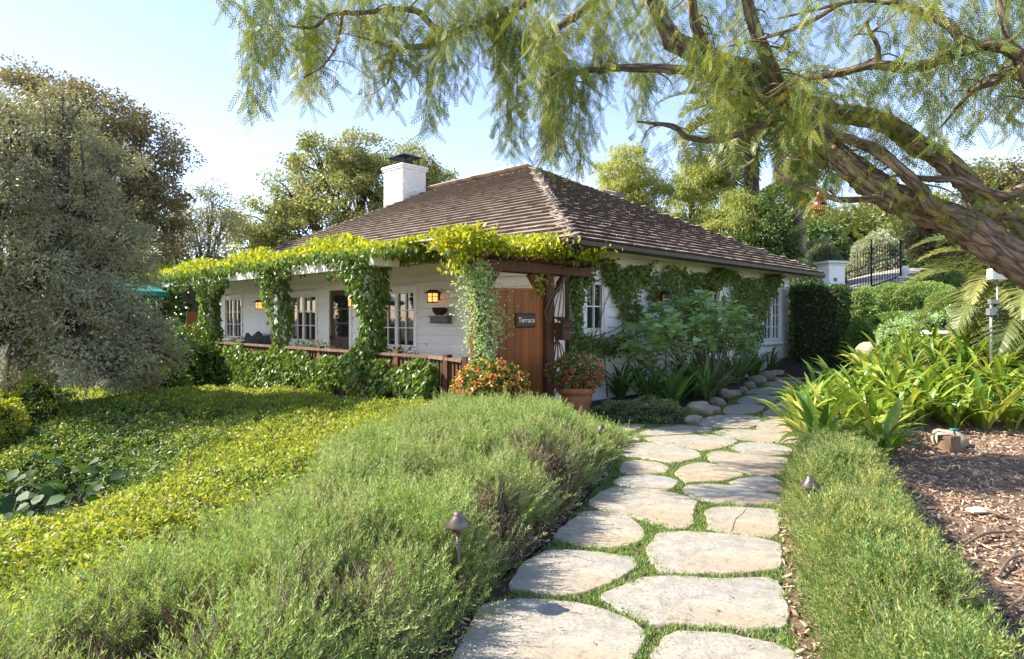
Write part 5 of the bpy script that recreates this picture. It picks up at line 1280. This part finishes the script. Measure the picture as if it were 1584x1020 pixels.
def tree(name, label, cat, base, blobs, ncl, nl, cr, L_, Wd, mat, bark='oakbark', tr=.3, group=None, T=T_DIA, droop=.2, nbr=None, shell=.45, fork=.45, lean=(0, 0)):
    """base (x,y), blobs in world coords"""
    bx, by = base; g_ = gzf(bx, by); t = thing(name, label, cat, (bx, by, g_), 0, group)
    pos, cen, out, rn_ = blob_cloud(blobs, ncl, nl, cr, shell)
    off = np.array([bx, by, g_])
    leaves('crown', M[mat], pos-off, out, L_, Wd, T=T, parent=t, droop=droop, up=.4, jit=.8, rnd=rn_, kind='stuff')
    bc = np.mean([b_[:3] for b_ in blobs], 0)-off; hub = Vector((bc[0]*.5+lean[0], bc[1]*.5+lean[1], max(.6, bc[2]*fork)))
    mb = MB(); p, q = smooth_path([(0, 0, -.2), hub*.5+Vector((tr*.4, 0, 0)), hub], [tr*1.25, tr, tr*.8], 6); mb.tube(p, q, 10, bump=.2)
    for b_ in blobs:
        e = Vector(np.array(b_[:3])-off); m1 = hub.lerp(e, .5)+Vector((random.uniform(-.3, .3), 0, random.uniform(-.1, .4)))
        p, q = smooth_path([hub, m1, e], [tr*.6, tr*.4, tr*.16], 5); mb.tube(p, q, 7, bump=.2)
    k = nbr or 60
    for c in cen[rng.permutation(len(cen))[:k]]:
        c = Vector(c-off); bb = min(blobs, key=lambda b_: (Vector(np.array(b_[:3])-off)-c).length); e = Vector(np.array(bb[:3])-off)
        s_ = hub.lerp(e, random.uniform(.5, 1)); m1 = s_.lerp(c, .5)+Vector((0, 0, .12*(c-s_).length))
        mb.tube([s_, m1, c], [tr*.16, tr*.1, tr*.03], 5)
    mb.build('trunk', M[bark], t); return t
def B(px_, py_, d_, rx, rz, ry=None):   # blob from pixels: centre, radii in px
    p = P(px_, py_, d_); a = rx/F*d_; c = rz/F*d_; return (p.x, p.y, p.z, a, ry or a, c)
# big olive at the left edge
tree('olive_tree', 'large silvery grey olive tree filling the left edge, drooping to the ground cover', 'tree', (-9.4, 11.6),
  [B(40,250,11.8,120,100,1.4), B(-40,330,11,120,130,1.5), B(110,330,12,85,80,1.2), B(60,430,11.5,130,100,1.5), B(170,400,12.3,60,70,1), B(10,520,10.8,90,75,1.2), B(140,500,11.3,90,75,1.2), B(215,540,11.6,62,62,.8), B(60,210,12,60,50,1), B(150,560,10.8,70,45,.9), B(105,165,12,34,26,.6), B(185,245,12.5,28,22,.6), B(20,165,12,40,26,.6)],
  1250, 105000, .27, .085, .022, 'olive', tr=.28, nbr=420, droop=.35, shell=.6)
tree('oak_tree', 'bronze-green evergreen oak rising behind the olive tree', 'tree', (-14.2, 23.5),
  [B(90,150,23,42,35,2), B(150,190,23,70,50,2), B(215,240,23.5,65,60,2), B(140,280,23,90,70,2), B(230,320,23.5,50,50,1.6), B(180,370,23,80,60,2), B(60,200,23,50,60,2)],
  330, 60000, .52, .12, .07, 'oakbrown', tr=.4, nbr=180, fork=.4, shell=.65)
tree('slender_tree', 'thin open-branched tree between the oak and the cottage', 'tree', (-12.6, 27),
  [B(330,310,27,24,28,1), B(300,345,27,32,32,1.2), B(345,350,27,26,26,1), B(265,365,26,35,32,1.2), B(310,385,26,50,25,1.2), B(230,390,26,50,30,1.4)],
  120, 16000, .6, .11, .05, 'olive', tr=.16, nbr=90)
tree('oak_tree', 'broad spreading oak with an open crown behind the chimney', 'tree', (-8.0, 34),
  [B(495,255,34,38,38,2.4), B(560,240,34,42,35,2.4), B(455,310,34,45,38,2.4), B(530,310,33,60,42,2.6), B(410,345,33,50,35,2.6), B(590,290,34,40,45,2.4), B(640,262,34,30,28,2), B(680,285,35,28,18,2), B(480,365,33,80,28,2.6), B(390,375,33,45,22,2), B(640,310,35,60,35,2)],
  330, 62000, .62, .15, .09, 'oak', tr=.45, nbr=200, fork=.5, shell=.72)
for (pxs, dd, lb) in ((([(965,260,40,38), (960,305,45,40), (990,290,36,40)]), 31, 'yellow-green weeping tree behind the roof ridge, the left one'),
                    (([(1070,285,42,38), (1060,330,50,40), (1105,320,45,45), (1090,270,30,25)]), 30, 'yellow-green weeping tree behind the roof, in the middle'),
                    (([(1150,345,48,42), (1120,375,50,35), (1175,385,45,35), (1150,320,30,25)]), 28, 'yellow-green weeping tree behind the far end of the roof')):
    bl = [B(a, b_, dd, c_, d_, 1.5) for a, b_, c_, d_ in pxs]; c0 = np.mean([q[:2] for q in bl], 0)
    tree('weeping_tree', lb, 'tree', tuple(c0), bl, 150, 24000, .42, .17, .04, 'pepperfar', tr=.2, nbr=50, droop=1.3, group='weeping trees behind the cottage')
tree('dark_tree', 'small dark-leaved tree in front of the palm trunk', 'tree', (P(1180,350,27).x, 27), [B(1192,312,27,18,20,1), B(1195,345,27,22,34,1), B(1180,365,27,24,26,1), B(1205,385,27,30,35,1)], 90, 12000, .45, .13, .07, 'dark', tr=.15)
# hillside behind the gate
hs = [(1265,375,44,38,40,'dark','dark rounded tree on the slope right of the palm trunk'),(1310,350,48,48,30,'oak','olive-green tree crown on the ridge left of the silver shrub'),(1360,345,50,42,26,'oak','rounded green tree crown on the ridge above the driveway gate'),(1250,345,50,30,22,'oak','small tree crown on the ridge beside the palm'),
      (1215,395,40,40,35,'dark','dark bushy tree behind the far roof corner'),(1420,360,38,50,52,'oak','tall green tree behind the right gate pillar'),(1465,400,34,48,60,'dark','dark bushy tree right of the gate pillar'),(1455,350,30,38,34,'oakbrown','tan-green tree under the leaning trunk'),
      (1545,290,40,60,60,'oakbrown','bronze tree crown behind the leaning limbs at the right'),(1525,400,38,60,60,'dark','dark green tree behind the low date palm'),(1600,360,36,60,70,'oak','green tree at the far right edge'),(1400,320,55,60,14,'oak','low hill-top trees on the skyline')]
for (a, b_, dd, rx_, rz_, mt, lb) in hs:
    bl = [B(a, b_, dd, rx_*.7, rz_*.7), B(a-rx_*.5, b_+rz_*.3, dd, rx_*.5, rz_*.6), B(a+rx_*.5, b_+rz_*.25, dd, rx_*.5, rz_*.6), B(a, b_+rz_*.7, dd, rx_*.8, rz_*.6)]
    tree('hillside_tree', lb, 'tree', (bl[0][0], bl[0][1]), bl, 120, 15000, dd*.024, dd*.0055, dd*.0036, mt, tr=.22, nbr=25, group='trees on the slope behind the driveway', shell=.3)
def shrub(name, lb, px_, py_, d_, rx_, rz_, mt, n, L_, Wd, **k):
    p = P(px_, py_, d_); g_ = p.z-rz_/F*d_*.0; a = rx_/F*d_; z0 = gzf(p.x, p.y)
    return mound(name, lb, 'shrub', (p.x, p.y, z0), (a, a, max(.2, p.z+rz_/F*d_-z0)), M[mt], n, L_, Wd, **k)
shrub('silver_shrub', 'pale silver-leaved rounded shrub behind the iron gate', 1358, 410, 36, 40, 48, 'silver', 11000, .16, .07, lump=.1, group=None)
shrub('silver_shrub', 'small silver shrub behind the left gate pillar', 1318, 425, 36, 20, 18, 'silver', 3000, .16, .07, lump=.1)
shrub('grass_mound', 'grey-green feathery mound beside the palm trunk', 1268, 398, 33, 34, 26, 'grey_green', 7000, .22, .05, lump=.1)
shrub('boxwood', 'round boxwood peeking over the hedge by the roof corner', 1240, 415, 22, 40, 10, 'dark', 5000, .07, .05, lump=.06)
bx = [(1335,478,21,34,32,'rounded boxwood next to the clipped hedge'),(1375,466,23,36,28,'rounded boxwood in the middle of the group'),(1425,462,24,44,26,'wide rounded boxwood at the right of the group'),(1330,515,18,26,22,'lower boxwood in front of the group by the hedge'),(1385,505,19,36,22,'dense green boxwood in the centre foreground'),(1465,480,22,30,30,'boxwood beside the date palm')]
bx += [(1450,438,27,40,22,'dark rounded boxwood covering the foot of the right gate pillar'),(1510,445,26,46,26,'boxwood mass behind the low date palm')]
for (a, b_, dd, rx_, rz_, lb) in bx: shrub('boxwood', lb, a, b_, dd, rx_*1.1, rz_, 'box', 9000, .06, .04, lump=.08, group='rounded boxwoods below the driveway')
for (a, b_, dd, rx_, rz_, lb) in [(1440,500,16.5,42,16,'loose pale leafy shrub above the clivia bank'),(1395,512,16,30,12,'small pale leafy shrub left of it above the clivias'),(1500,490,16.5,38,14,'loose leafy shrub below the date palm')]:
    shrub('pale_shrub', lb, a, b_, dd, rx_*1.1, rz_, 'plec', 3500, .085, .045, lump=.25, group='pale shrubs above the clivias')
# stone blocks and pale box past the clivias
g_ = P(1350, 525, 15.2); o = rock((g_.x, g_.y, gzf(g_.x, g_.y)), (.36, .3, .34), 55, 'pale squared stone block beyond the clivia bank', name='stone_block', group=None)
g_ = P(1455, 512, 13.8); bh_ = max(.3, g_.z-gzf(g_.x, g_.y)); t = thing('slatted_bin', 'low pale slatted box behind the clivias', 'box', (g_.x, g_.y, gzf(g_.x, g_.y)), R(12))
for i in range(9):
    mb = MB(); mb.box(-.28+i*.065, -.28+i*.065+.055, -.2, .2, 0, bh_-.08); mb.build('slat', M['stonegate'], t)
mb = MB(); mb.lathe([(0, bh_), (.33, bh_), (.36, bh_-.03), (.36, bh_-.07), (0, bh_-.07)], 24); mb.build('lid', M['stonegate'], t)
# driveway, pillars, iron gate
def slope_pt(px_, d_): x = (px_-CX)/F*d_; return Vector((x, d_, gzf(x, d_)))
sheet('driveway', [slope_pt(1225, 27), slope_pt(1470, 27), slope_pt(1430, 42), slope_pt(1280, 42)], .02, solid('pale_concrete', (.30, .27, .24), .85, .1, 2, bmp=.2), 1.5)
for (a, yb, dd, wd, lb) in ((1285, 440, 27, .75, 'white plastered gate pillar with a moulded cap behind the roof end'), (1400, 445, 29, .62, 'white gate pillar topped by a white lamp finial')):
    p = slope_pt(a, dd); t = thing('gate_pillar', lb, 'pillar', p, R(12), 'driveway gate pillars'); top = P(a, 405 if a < 1300 else 428, dd).z-p.z
    mb = MB(); mb.box(-wd/2, wd/2, -wd/2, wd/2, -.3, top-.18); mb.build('shaft', M['stonegate'], t)
    mb = MB(); mb.box(-wd*.56, wd*.56, -wd*.56, wd*.56, top-.178, top-.10); mb.box(-wd*.66, wd*.66, -wd*.66, wd*.66, top-.098, top); mb.build('cap', M['stonegate'], t, bevel=.02)
    if a > 1300:
        mb = MB(); mb.lathe([(.0, top), (.10, top), (.07, top+.08), (.16, top+.14), (.19, top+.34), (.12, top+.46), (0, top+.5)], 14); mb.build('finial', M['stonegate'], t)
    else:
        mb = MB(); mb.box(-.16, .0, -wd/2-.012, -wd/2-.002, top-.85, top-.7); mb.build('number_plate', M['slate'], t)
pa, pb_ = slope_pt(1300, 27.3), slope_pt(1393, 29); t = thing('iron_gate', 'black iron driveway gate with thin upright bars between white pillars', 'gate', pa)
zb = max(pa.z, pb_.z); k = 22
for i in range(k+1):
    p = pa.lerp(pb_, i/k)-pa; hh_ = 1.55+.45*math.sin(math.pi*i/k); big = i in (0, 11, k)
    mb = MB(); mb.tube([(p.x, p.y, p.z-.1), (p.x, p.y, p.z+hh_+(.3 if big else 0))], .04 if big else .013, 6); mb.build('bar', M['black'], t)
for z_ in (.25, 1.2):
    mb = MB(); mb.bar((0, 0, z_), tuple(pb_-pa+Vector((0, 0, z_))), .04, .05); mb.build('rail', M['black'], t)

# dense far woodland closing the horizon left and right
def wood(name, label, pxs, d0, ytop, mt, n):
    a = rng.uniform(pxs[0], pxs[1], n); d = rng.uniform(d0, d0*1.2, n)
    lump = np.array([noise.noise(Vector((q*.02, 0, 3)))*16+noise.noise(Vector((q*.06, e*.2, 3)))*8 for q, e in zip(a, d)])
    yt = ytop-lump; x = (a-CX)/F*d; g_ = gz(x, d); zt = CAMH-(yt-HZ)/F*d0; z = g_+(np.maximum(zt-g_, 1))*rng.random(n)**.6
    q = np.c_[x, d, z]; o = leaves(name, M[mt], q, rdir(n), d0*.012, d0*.008, T=T_DIA); tag(o, label, 'trees', kind='stuff')
wood('woodland', 'distant dark woodland behind the left trees', (-500, 620), 60, 395, 'dark', 22000)
wood('woodland', 'distant green woodland along the ridge on the right', (900, 2100), 62, 355, 'oak', 26000)

# dark leafy plants in the left hollow
t = thing('large_leaf_plant', 'dark plant with big heart-shaped leaves in the hollow at the left edge', 'plant', (-5.4, 6.7, gzf(-5.4, 6.7)))
bl = []
for k in range(6):
    r = random.Random(k); s_ = r.uniform(.08, .14)
    tv = T_BROAD[0]*np.array([s_*1.0, s_*1.25, s_]); bl.append(mesh_np('leaf', tv, T_BROAD[1], M['bigleaf'], smooth=True))
for i in range(298):
    a = random.uniform(0, 6.28); r_ = 1.25*math.sqrt(random.random()); x = r_*math.cos(a)*.9; y = r_*math.sin(a)*1.1
    o = bpy.data.objects.new('leaf', bl[i % 6]); C.objects.link(o); o.parent = t; z0 = gzf(-5.4+x, 6.7+y)-t.location.z
    o.location = (x, y, z0+random.uniform(.15, .62)*(1-.25*r_)+.05); o.rotation_euler = (random.uniform(-1.1, .4), random.uniform(-.6, .6), random.uniform(0, 6.28))
mb = MB()
for i in range(24):
    a = random.uniform(0, 6.28); r_ = random.uniform(.1, 1.1); mb.tube([(r_*math.cos(a)*.7, r_*math.sin(a)*.7, -.1), (r_*math.cos(a), r_*math.sin(a), .5)], .008, 5)
tag(mb.build('stem', M['vinestem'], t), kind='stuff')
# leafy bright shrub row under the olive
for (a, b_, dd, rx_, rz_, mt, lb) in [(55,612,10.5,75,18,'cover','bright yellow-green shrub under the olive at the left edge'),(-30,640,9,60,30,'cover','yellow-green shrub running out of the left edge'),(285,565,16.8,60,50,'vine','dark evergreen shrub between the olive and the terrace rail'),(230,590,14,60,30,'vine','dark shrub under the olive skirt')]:
    shrub('garden_shrub', lb, a, b_, dd, rx_, rz_, mt, 9000, .06 if mt == 'cover' else .09, .032 if mt == 'cover' else .055, lump=.2)

# ================================================================== PEPPER TREE
pt = thing('pepper_tree', 'great leaning pepper tree with rough brown limbs and weeping leaves over the path', 'tree', (P(1770, 700, 7.2).x, 7.2, 0))
PO = Vector(pt.location)
limbs = [
 ('trunk', [(1775,740,7.3,44),(1730,620,7.2,40),(1660,490,7.1,37),(1584,418,7.0,33),(1504,360,7.0,29),(1440,332,7.0,27),(1375,302,7.05,26),(1323,268,7.1,25),(1289,233,7.2,23),(1262,195,7.3,21),(1225,155,7.4,20)]),
 ('limb', [(1640,420,7.4,26),(1584,345,7.5,22),(1522,328,7.5,20),(1500,281,7.5,19),(1461,242,7.5,18),(1418,220,7.5,17),(1375,194,7.5,17),(1332,179,7.5,16),(1280,173,7.5,18),(1202,142,7.5,20),(1159,112,7.5,19),(1116,99,7.5,18),(1086,86,7.6,18),(1042,65,7.7,17),(1021,26,7.8,15),(1004,-10,7.9,13),(985,-80,8,10)]),
 ('limb', [(1500,352,6.9,14),(1440,322,6.8,12),(1424,294,6.8,11),(1388,255,6.8,10),(1345,229,6.9,9),(1289,207,7.0,7)]),
 ('limb', [(1760,240,6.0,18),(1660,130,6.0,15),(1584,88,6.0,13),(1539,71,6.0,12),(1496,78,6.1,11),(1453,93,6.2,10),(1410,104,6.3,9),(1353,101,6.4,8),(1297,112,6.6,7),(1240,122,6.8,5),(1190,150,7.0,2)]),
 ('limb', [(1496,78,6.1,9),(1466,39,6.2,8),(1418,17,6.3,7),(1388,3,6.4,6),(1340,0,6.5,5),(1289,9,6.6,4),(1200,30,6.8,1.2)]),
 ('limb', [(1660,100,6.2,8),(1584,110,6.4,8),(1535,130,6.5,7),(1500,147,6.6,5),(1452,200,6.7,1.2)]),
 ('limb', [(1180,150,7.4,11),(1116,127,7.4,10),(1086,112,7.4,9),(1030,108,7.4,8),(965,104,7.4,7),(900,112,7.4,6),(850,130,7.5,3),(820,150,7.5,1)]),
 ('limb', [(1200,190,7.4,7),(1155,203,7.4,6),(1116,214,7.4,6),(1064,214,7.3,5),(1038,196,7.3,5),(985,188,7.2,1.2)]),
 ('limb', [(1021,10,7.8,8),(960,-30,7.8,8),(896,23,7.7,7),(864,43,7.6,6),(841,66,7.6,5),(826,98,7.6,1.2)]),
 ('limb', [(1010,-20,7.8,10),(900,-40,7.6,9),(820,0,7.4,8),(770,22,7.3,8),(731,38,7.2,8),(692,53,7.2,7),(661,68,7.1,6),(614,74,7.1,4),(575,63,7.0,2.5)]),
 ('limb', [(692,53,7.2,6),(670,38,7.1,6),(649,20,7.1,6),(622,14,7.0,5),(559,20,7.0,4),(512,23,6.9,3.5),(485,43,6.9,3),(446,41,6.8,2)]),
 ('limb', [(1630,290,6.9,11),(1584,293,6.9,10),(1535,302,6.8,9),(1483,281,6.8,8),(1427,276,6.9,5),(1385,262,6.9,2)]),
 ('limb', [(1360,308,7.0,8),(1332,308,6.9,6),(1289,307,6.8,5),(1267,294,6.8,4),(1220,281,6.9,3.5),(1202,259,7,3),(1220,237,7,2)]),
 ('limb', [(1100,95,7.5,10),(1080,50,7.3,9),(1072,0,7.1,8),(1070,-60,7,7)]),
 ('limb', [(1225,160,7.4,12),(1180,90,7.1,12),(1160,30,7,10),(1150,-60,6.9,9)]),
 ('limb', [(1360,101,6.4,5),(1357,70,6.3,4),(1345,50,6.2,3),(1340,30,6.1,2)]),
 ('limb', [(1300,6,6.6,5),(1240,40,6.8,4),(1180,60,6.9,3),(1120,74,7,1)]),
 ('limb', [(530,20,7.0,3),(520,70,6.9,2.5),(500,100,6.8,2),(470,120,6.8,1.2)]),
 ('limb', [(614,74,7.1,3),(606,95,7.1,2.5),(600,130,7.0,1.5)]),
 ('limb', [(1700,330,6.3,14),(1640,200,6.2,11),(1600,150,6.1,9),(1560,60,6.0,6),(1540,-20,6,4)]),
]
twl = MB()
for i, (nm, pp) in enumerate(limbs):
    pts = [P(a, b_, d_) for a, b_, d_, r_ in pp]; rr = [r_*.87/F*d_ for a, b_, d_, r_ in pp]
    p, q = smooth_path(pts, rr, 16 if i < 4 else 8)
    # small wander so limbs are gnarled
    p = [v+Vector((noise.noise(v*1.7), noise.noise(v*1.7+Vector((9, 0, 0))), noise.noise(v*1.7+Vector((0, 9, 0)))))*min(.05, q[k]*.7) for k, v in enumerate(p)]
    q = [v*(1+.16*noise.noise(p[k]*3.1)) for k, v in enumerate(q)]
    mb = MB(); mb.tube(p, q, 44 if i < 2 else 20, bump=.12, seed=i, furrow=.22); mb.build(nm, M['bark'], pt, off=tuple(PO))
    if i:
        for k in range(7):
            j = random.randrange(len(p)//4, len(p)); v = p[j]; az = random.uniform(0, 6.28); l_ = random.uniform(.2, .65); r0 = min(q[j]*.5, .014)
            d1 = Vector((math.cos(az), math.sin(az), random.uniform(-.4, .5)))*l_*.5; d2 = d1+Vector((math.cos(az+.5), math.sin(az+.5), random.uniform(-.9, -.1)))*l_*.5
            tp_, tr_ = smooth_path([v, v+d1, v+d2], [r0, r0*.6, r0*.2], 4); twl.tube(tp_, tr_, 5)
o = twl.build('side_twigs', M['twig'], pt, off=tuple(PO)); o['kind'] = 'stuff'
# weeping foliage: strands that start on the twigs above and hang down
cur = [ # x0,x1, ytop0,ytop1, ybot0,ybot1, n, depth
 (368,445,-30,70,90,200,46,6.9),(425,500,-20,60,130,225,36,6.9),(500,560,-40,10,30,105,18,7),(555,640,5,60,90,185,30,7.1),(600,632,60,90,140,195,10,7.1),(655,712,40,90,140,215,22,7.1),
 (560,700,-50,0,20,80,30,7.2),(700,800,-40,40,70,165,46,7.2),(785,850,0,80,140,270,36,7.3),(835,905,30,140,220,350,52,7.3),(880,935,90,160,190,290,20,7.3),(900,1010,-20,110,100,215,52,7.4),
 (1010,1110,60,140,120,190,24,7.3),(1100,1240,60,150,150,222,40,7.1),(1200,1262,120,230,230,335,26,7.0),(1240,1340,60,190,160,250,46,6.9),(1320,1430,90,230,160,265,34,6.8),(1360,1440,190,270,250,310,16,6.9),
 (1430,1590,60,170,130,290,56,6.5),(1240,1600,-60,10,20,110,52,6.6),(800,1240,-60,50,10,120,110,7.1),(690,860,-60,0,20,90,30,7),(1480,1600,100,200,160,260,20,6.4),(1150,1300,200,240,250,300,12,6.9),(1400,1600,-40,60,60,150,44,6.1),
]
fpos = []; fdir = []; fn = []; tw = MB(); frn = []
for (xa, xb, ya, yb, za, zb_, n_, dd) in cur:
    nl_ = max(1, int((xb-xa)/38)); lobes = [(random.uniform(xa+8, xb-8) if nl_ < 2 else xa+(xb-xa)*(q+.5)/nl_+random.uniform(-10, 10), random.uniform(za, zb_), dd+random.gauss(0, .4)) for q in range(nl_)]
    for s_ in range(max(2, int(n_*.9))):
        lb_ = random.choice(lobes); g1 = random.gauss(0, 1); a = lb_[0]+g1*15; d_ = lb_[2]+random.gauss(0, .16); y0_ = random.uniform(ya, yb)
        y1_ = max(y0_+15, lb_[1]-abs(g1)*16-random.random()**2*70)
        p0 = P(a, y0_, d_); p3 = P(lb_[0]+(a-lb_[0])*.75+random.gauss(0, 4), y1_, d_); L_ = max(.15, p0.z-p3.z)
        az = random.uniform(0, 6.28); o1 = Vector((math.cos(az), math.sin(az), 0))*min(.4, L_*.35)
        pts = [p0-o1*1.0+Vector((0, 0, .05)), p0-o1*.2, p0.lerp(p3, .5)+o1*.1, p3+o1*.05]; p, _ = smooth_path(pts, [0]*4, 5)
        tw.tube(p[::3]+[p[-1]], .0022, 3, cap=False)
        # fronds
        tot = sum((p[i+1]-p[i]).length for i in range(len(p)-1)); stepf = .085; cl_ = random.random(); i = 0; acc = 0; s_n = int(tot/stepf)
        for k in range(s_n):
            t_ = (k+.5)/s_n*(len(p)-1); i0 = min(int(t_), len(p)-2); v = p[i0].lerp(p[i0+1], t_-i0); az2 = k*2.4+random.uniform(-.5, .5)
            dwn = random.uniform(.7, 2.2); fpos.append(v); fdir.append((math.cos(az2), math.sin(az2), -dwn)); frn.append(cl_*.62+random.random()*.38)
# short sprays hugging the limbs
for (nm, pp) in limbs[1:]:
    for i in range(len(pp)-1):
        (a, b_, d_, r_), (a2, b2, d2, r2) = pp[i], pp[i+1]
        for k in range(5 if r_ < 12 else 3):
            t_ = random.random(); v = P(a+(a2-a)*t_, b_+(b2-b_)*t_, d_+(d2-d_)*t_)+Vector((random.gauss(0, .12), random.gauss(0, .15), random.gauss(0, .12))); cl_ = random.random()
            for j in range(4):
                az2 = random.uniform(0, 6.28); fpos.append(v+Vector((0, 0, -.05*j))); fdir.append((math.cos(az2), math.sin(az2), -random.uniform(.4, 1.6))); frn.append(cl_*.6+random.random()*.4)
fpos = np.array([tuple(v) for v in fpos])-np.array(PO); fdir = norm(np.array(fdir)); nf = len(fpos)
# pinnate frond template (quads), arching
k_ = 9; tv = []; tf = []
for i in range(k_):
    t_ = .12+.86*i/(k_-1); c_ = np.array([0, t_, -.22*t_*t_])
    ll = .19*math.sin(math.pi*(.22+.70*t_))**.5+.02
    for sd in (-1, 1):
        b0 = len(tv); dr_ = np.array([sd*.70, .74, -.12]); dr_ = dr_/np.linalg.norm(dr_)
        tv += [c_, c_+dr_*ll*.45+np.array([sd*.017, -.017, 0])*-1, c_+dr_*ll, c_+dr_*ll*.45-np.array([sd*.017, -.017, 0])*-1]; tf.append((b0, b0+1, b0+2, b0+3))
b0 = len(tv); tv += [np.array([-.008, 0, 0]), np.array([.008, 0, 0]), np.array([.005, .5, -.055]), np.array([-.005, .5, -.055]), np.array([.003, 1, -.22]), np.array([-.003, 1, -.22])]; tf += [(b0, b0+1, b0+2, b0+3), (b0+3, b0+2, b0+4, b0+5)]
TF = (np.array(tv), np.array(tf))
sc = rng.uniform(.16, .27, nf); nr = norm(rdir(nf)*np.array([1, 1, .25])+np.array([0, -.35, 0.]))
v, f = scatter(TF, fpos, fdir, nr, sc, sc)
me = mesh_np('crown', v, f, M['pepper'], np.repeat(np.clip(np.array(frn), 0, 1), len(TF[1]))); o = link('crown', me, pt); o['kind'] = 'stuff'
o = tw.build('twigs', M['greentwig'], pt, off=tuple(PO)); o['kind'] = 'stuff'
print('pepper fronds', nf)
# gourds
for (a, b_, d_, s_, lb) in ((1268, 318, 6.8, .075, 'dried brown gourd birdhouse hanging from a thin limb right of the palm'), (1123, 148, 7.2, .06, 'round orange-brown gourd hanging high among the leaves')):
    p = P(a, b_, d_); t = thing('hanging_gourd', lb, 'gourd', p, 0, 'gourds hanging in the pepper tree')
    mb = MB(); s = s_; mb.lathe([(0, -s*.9), (s*.6, -s*.8), (s*.98, -s*.3), (s, 0), (s*.85, s*.45), (s*.45, s*.85), (s*.38, s*1.05), (s*.52, s*1.35), (s*.5, s*1.7), (s*.25, s*2.0), (s*.1, s*2.3), (0, s*2.35)], 24); mb.build('body', M['gourd'], t)
    mb = MB(); mb.tube([(0, 0, s*2.2), (0, 0, s*3.4)], .004, 5); mb.build('string', M['twig'], t)
    mb = MB(); mb.tube([(0, -s*.80, 0), (0, -s*1.0, 0)], s*.28, 12); mb.build('entrance_hole', M['black'], t)
for o in bpy.data.objects:
    if '_off' in o: del o['_off']
tot = sum(len(m_.polygons) for m_ in bpy.data.meshes); print('polys in meshes', tot, 'objects', len(bpy.data.objects))
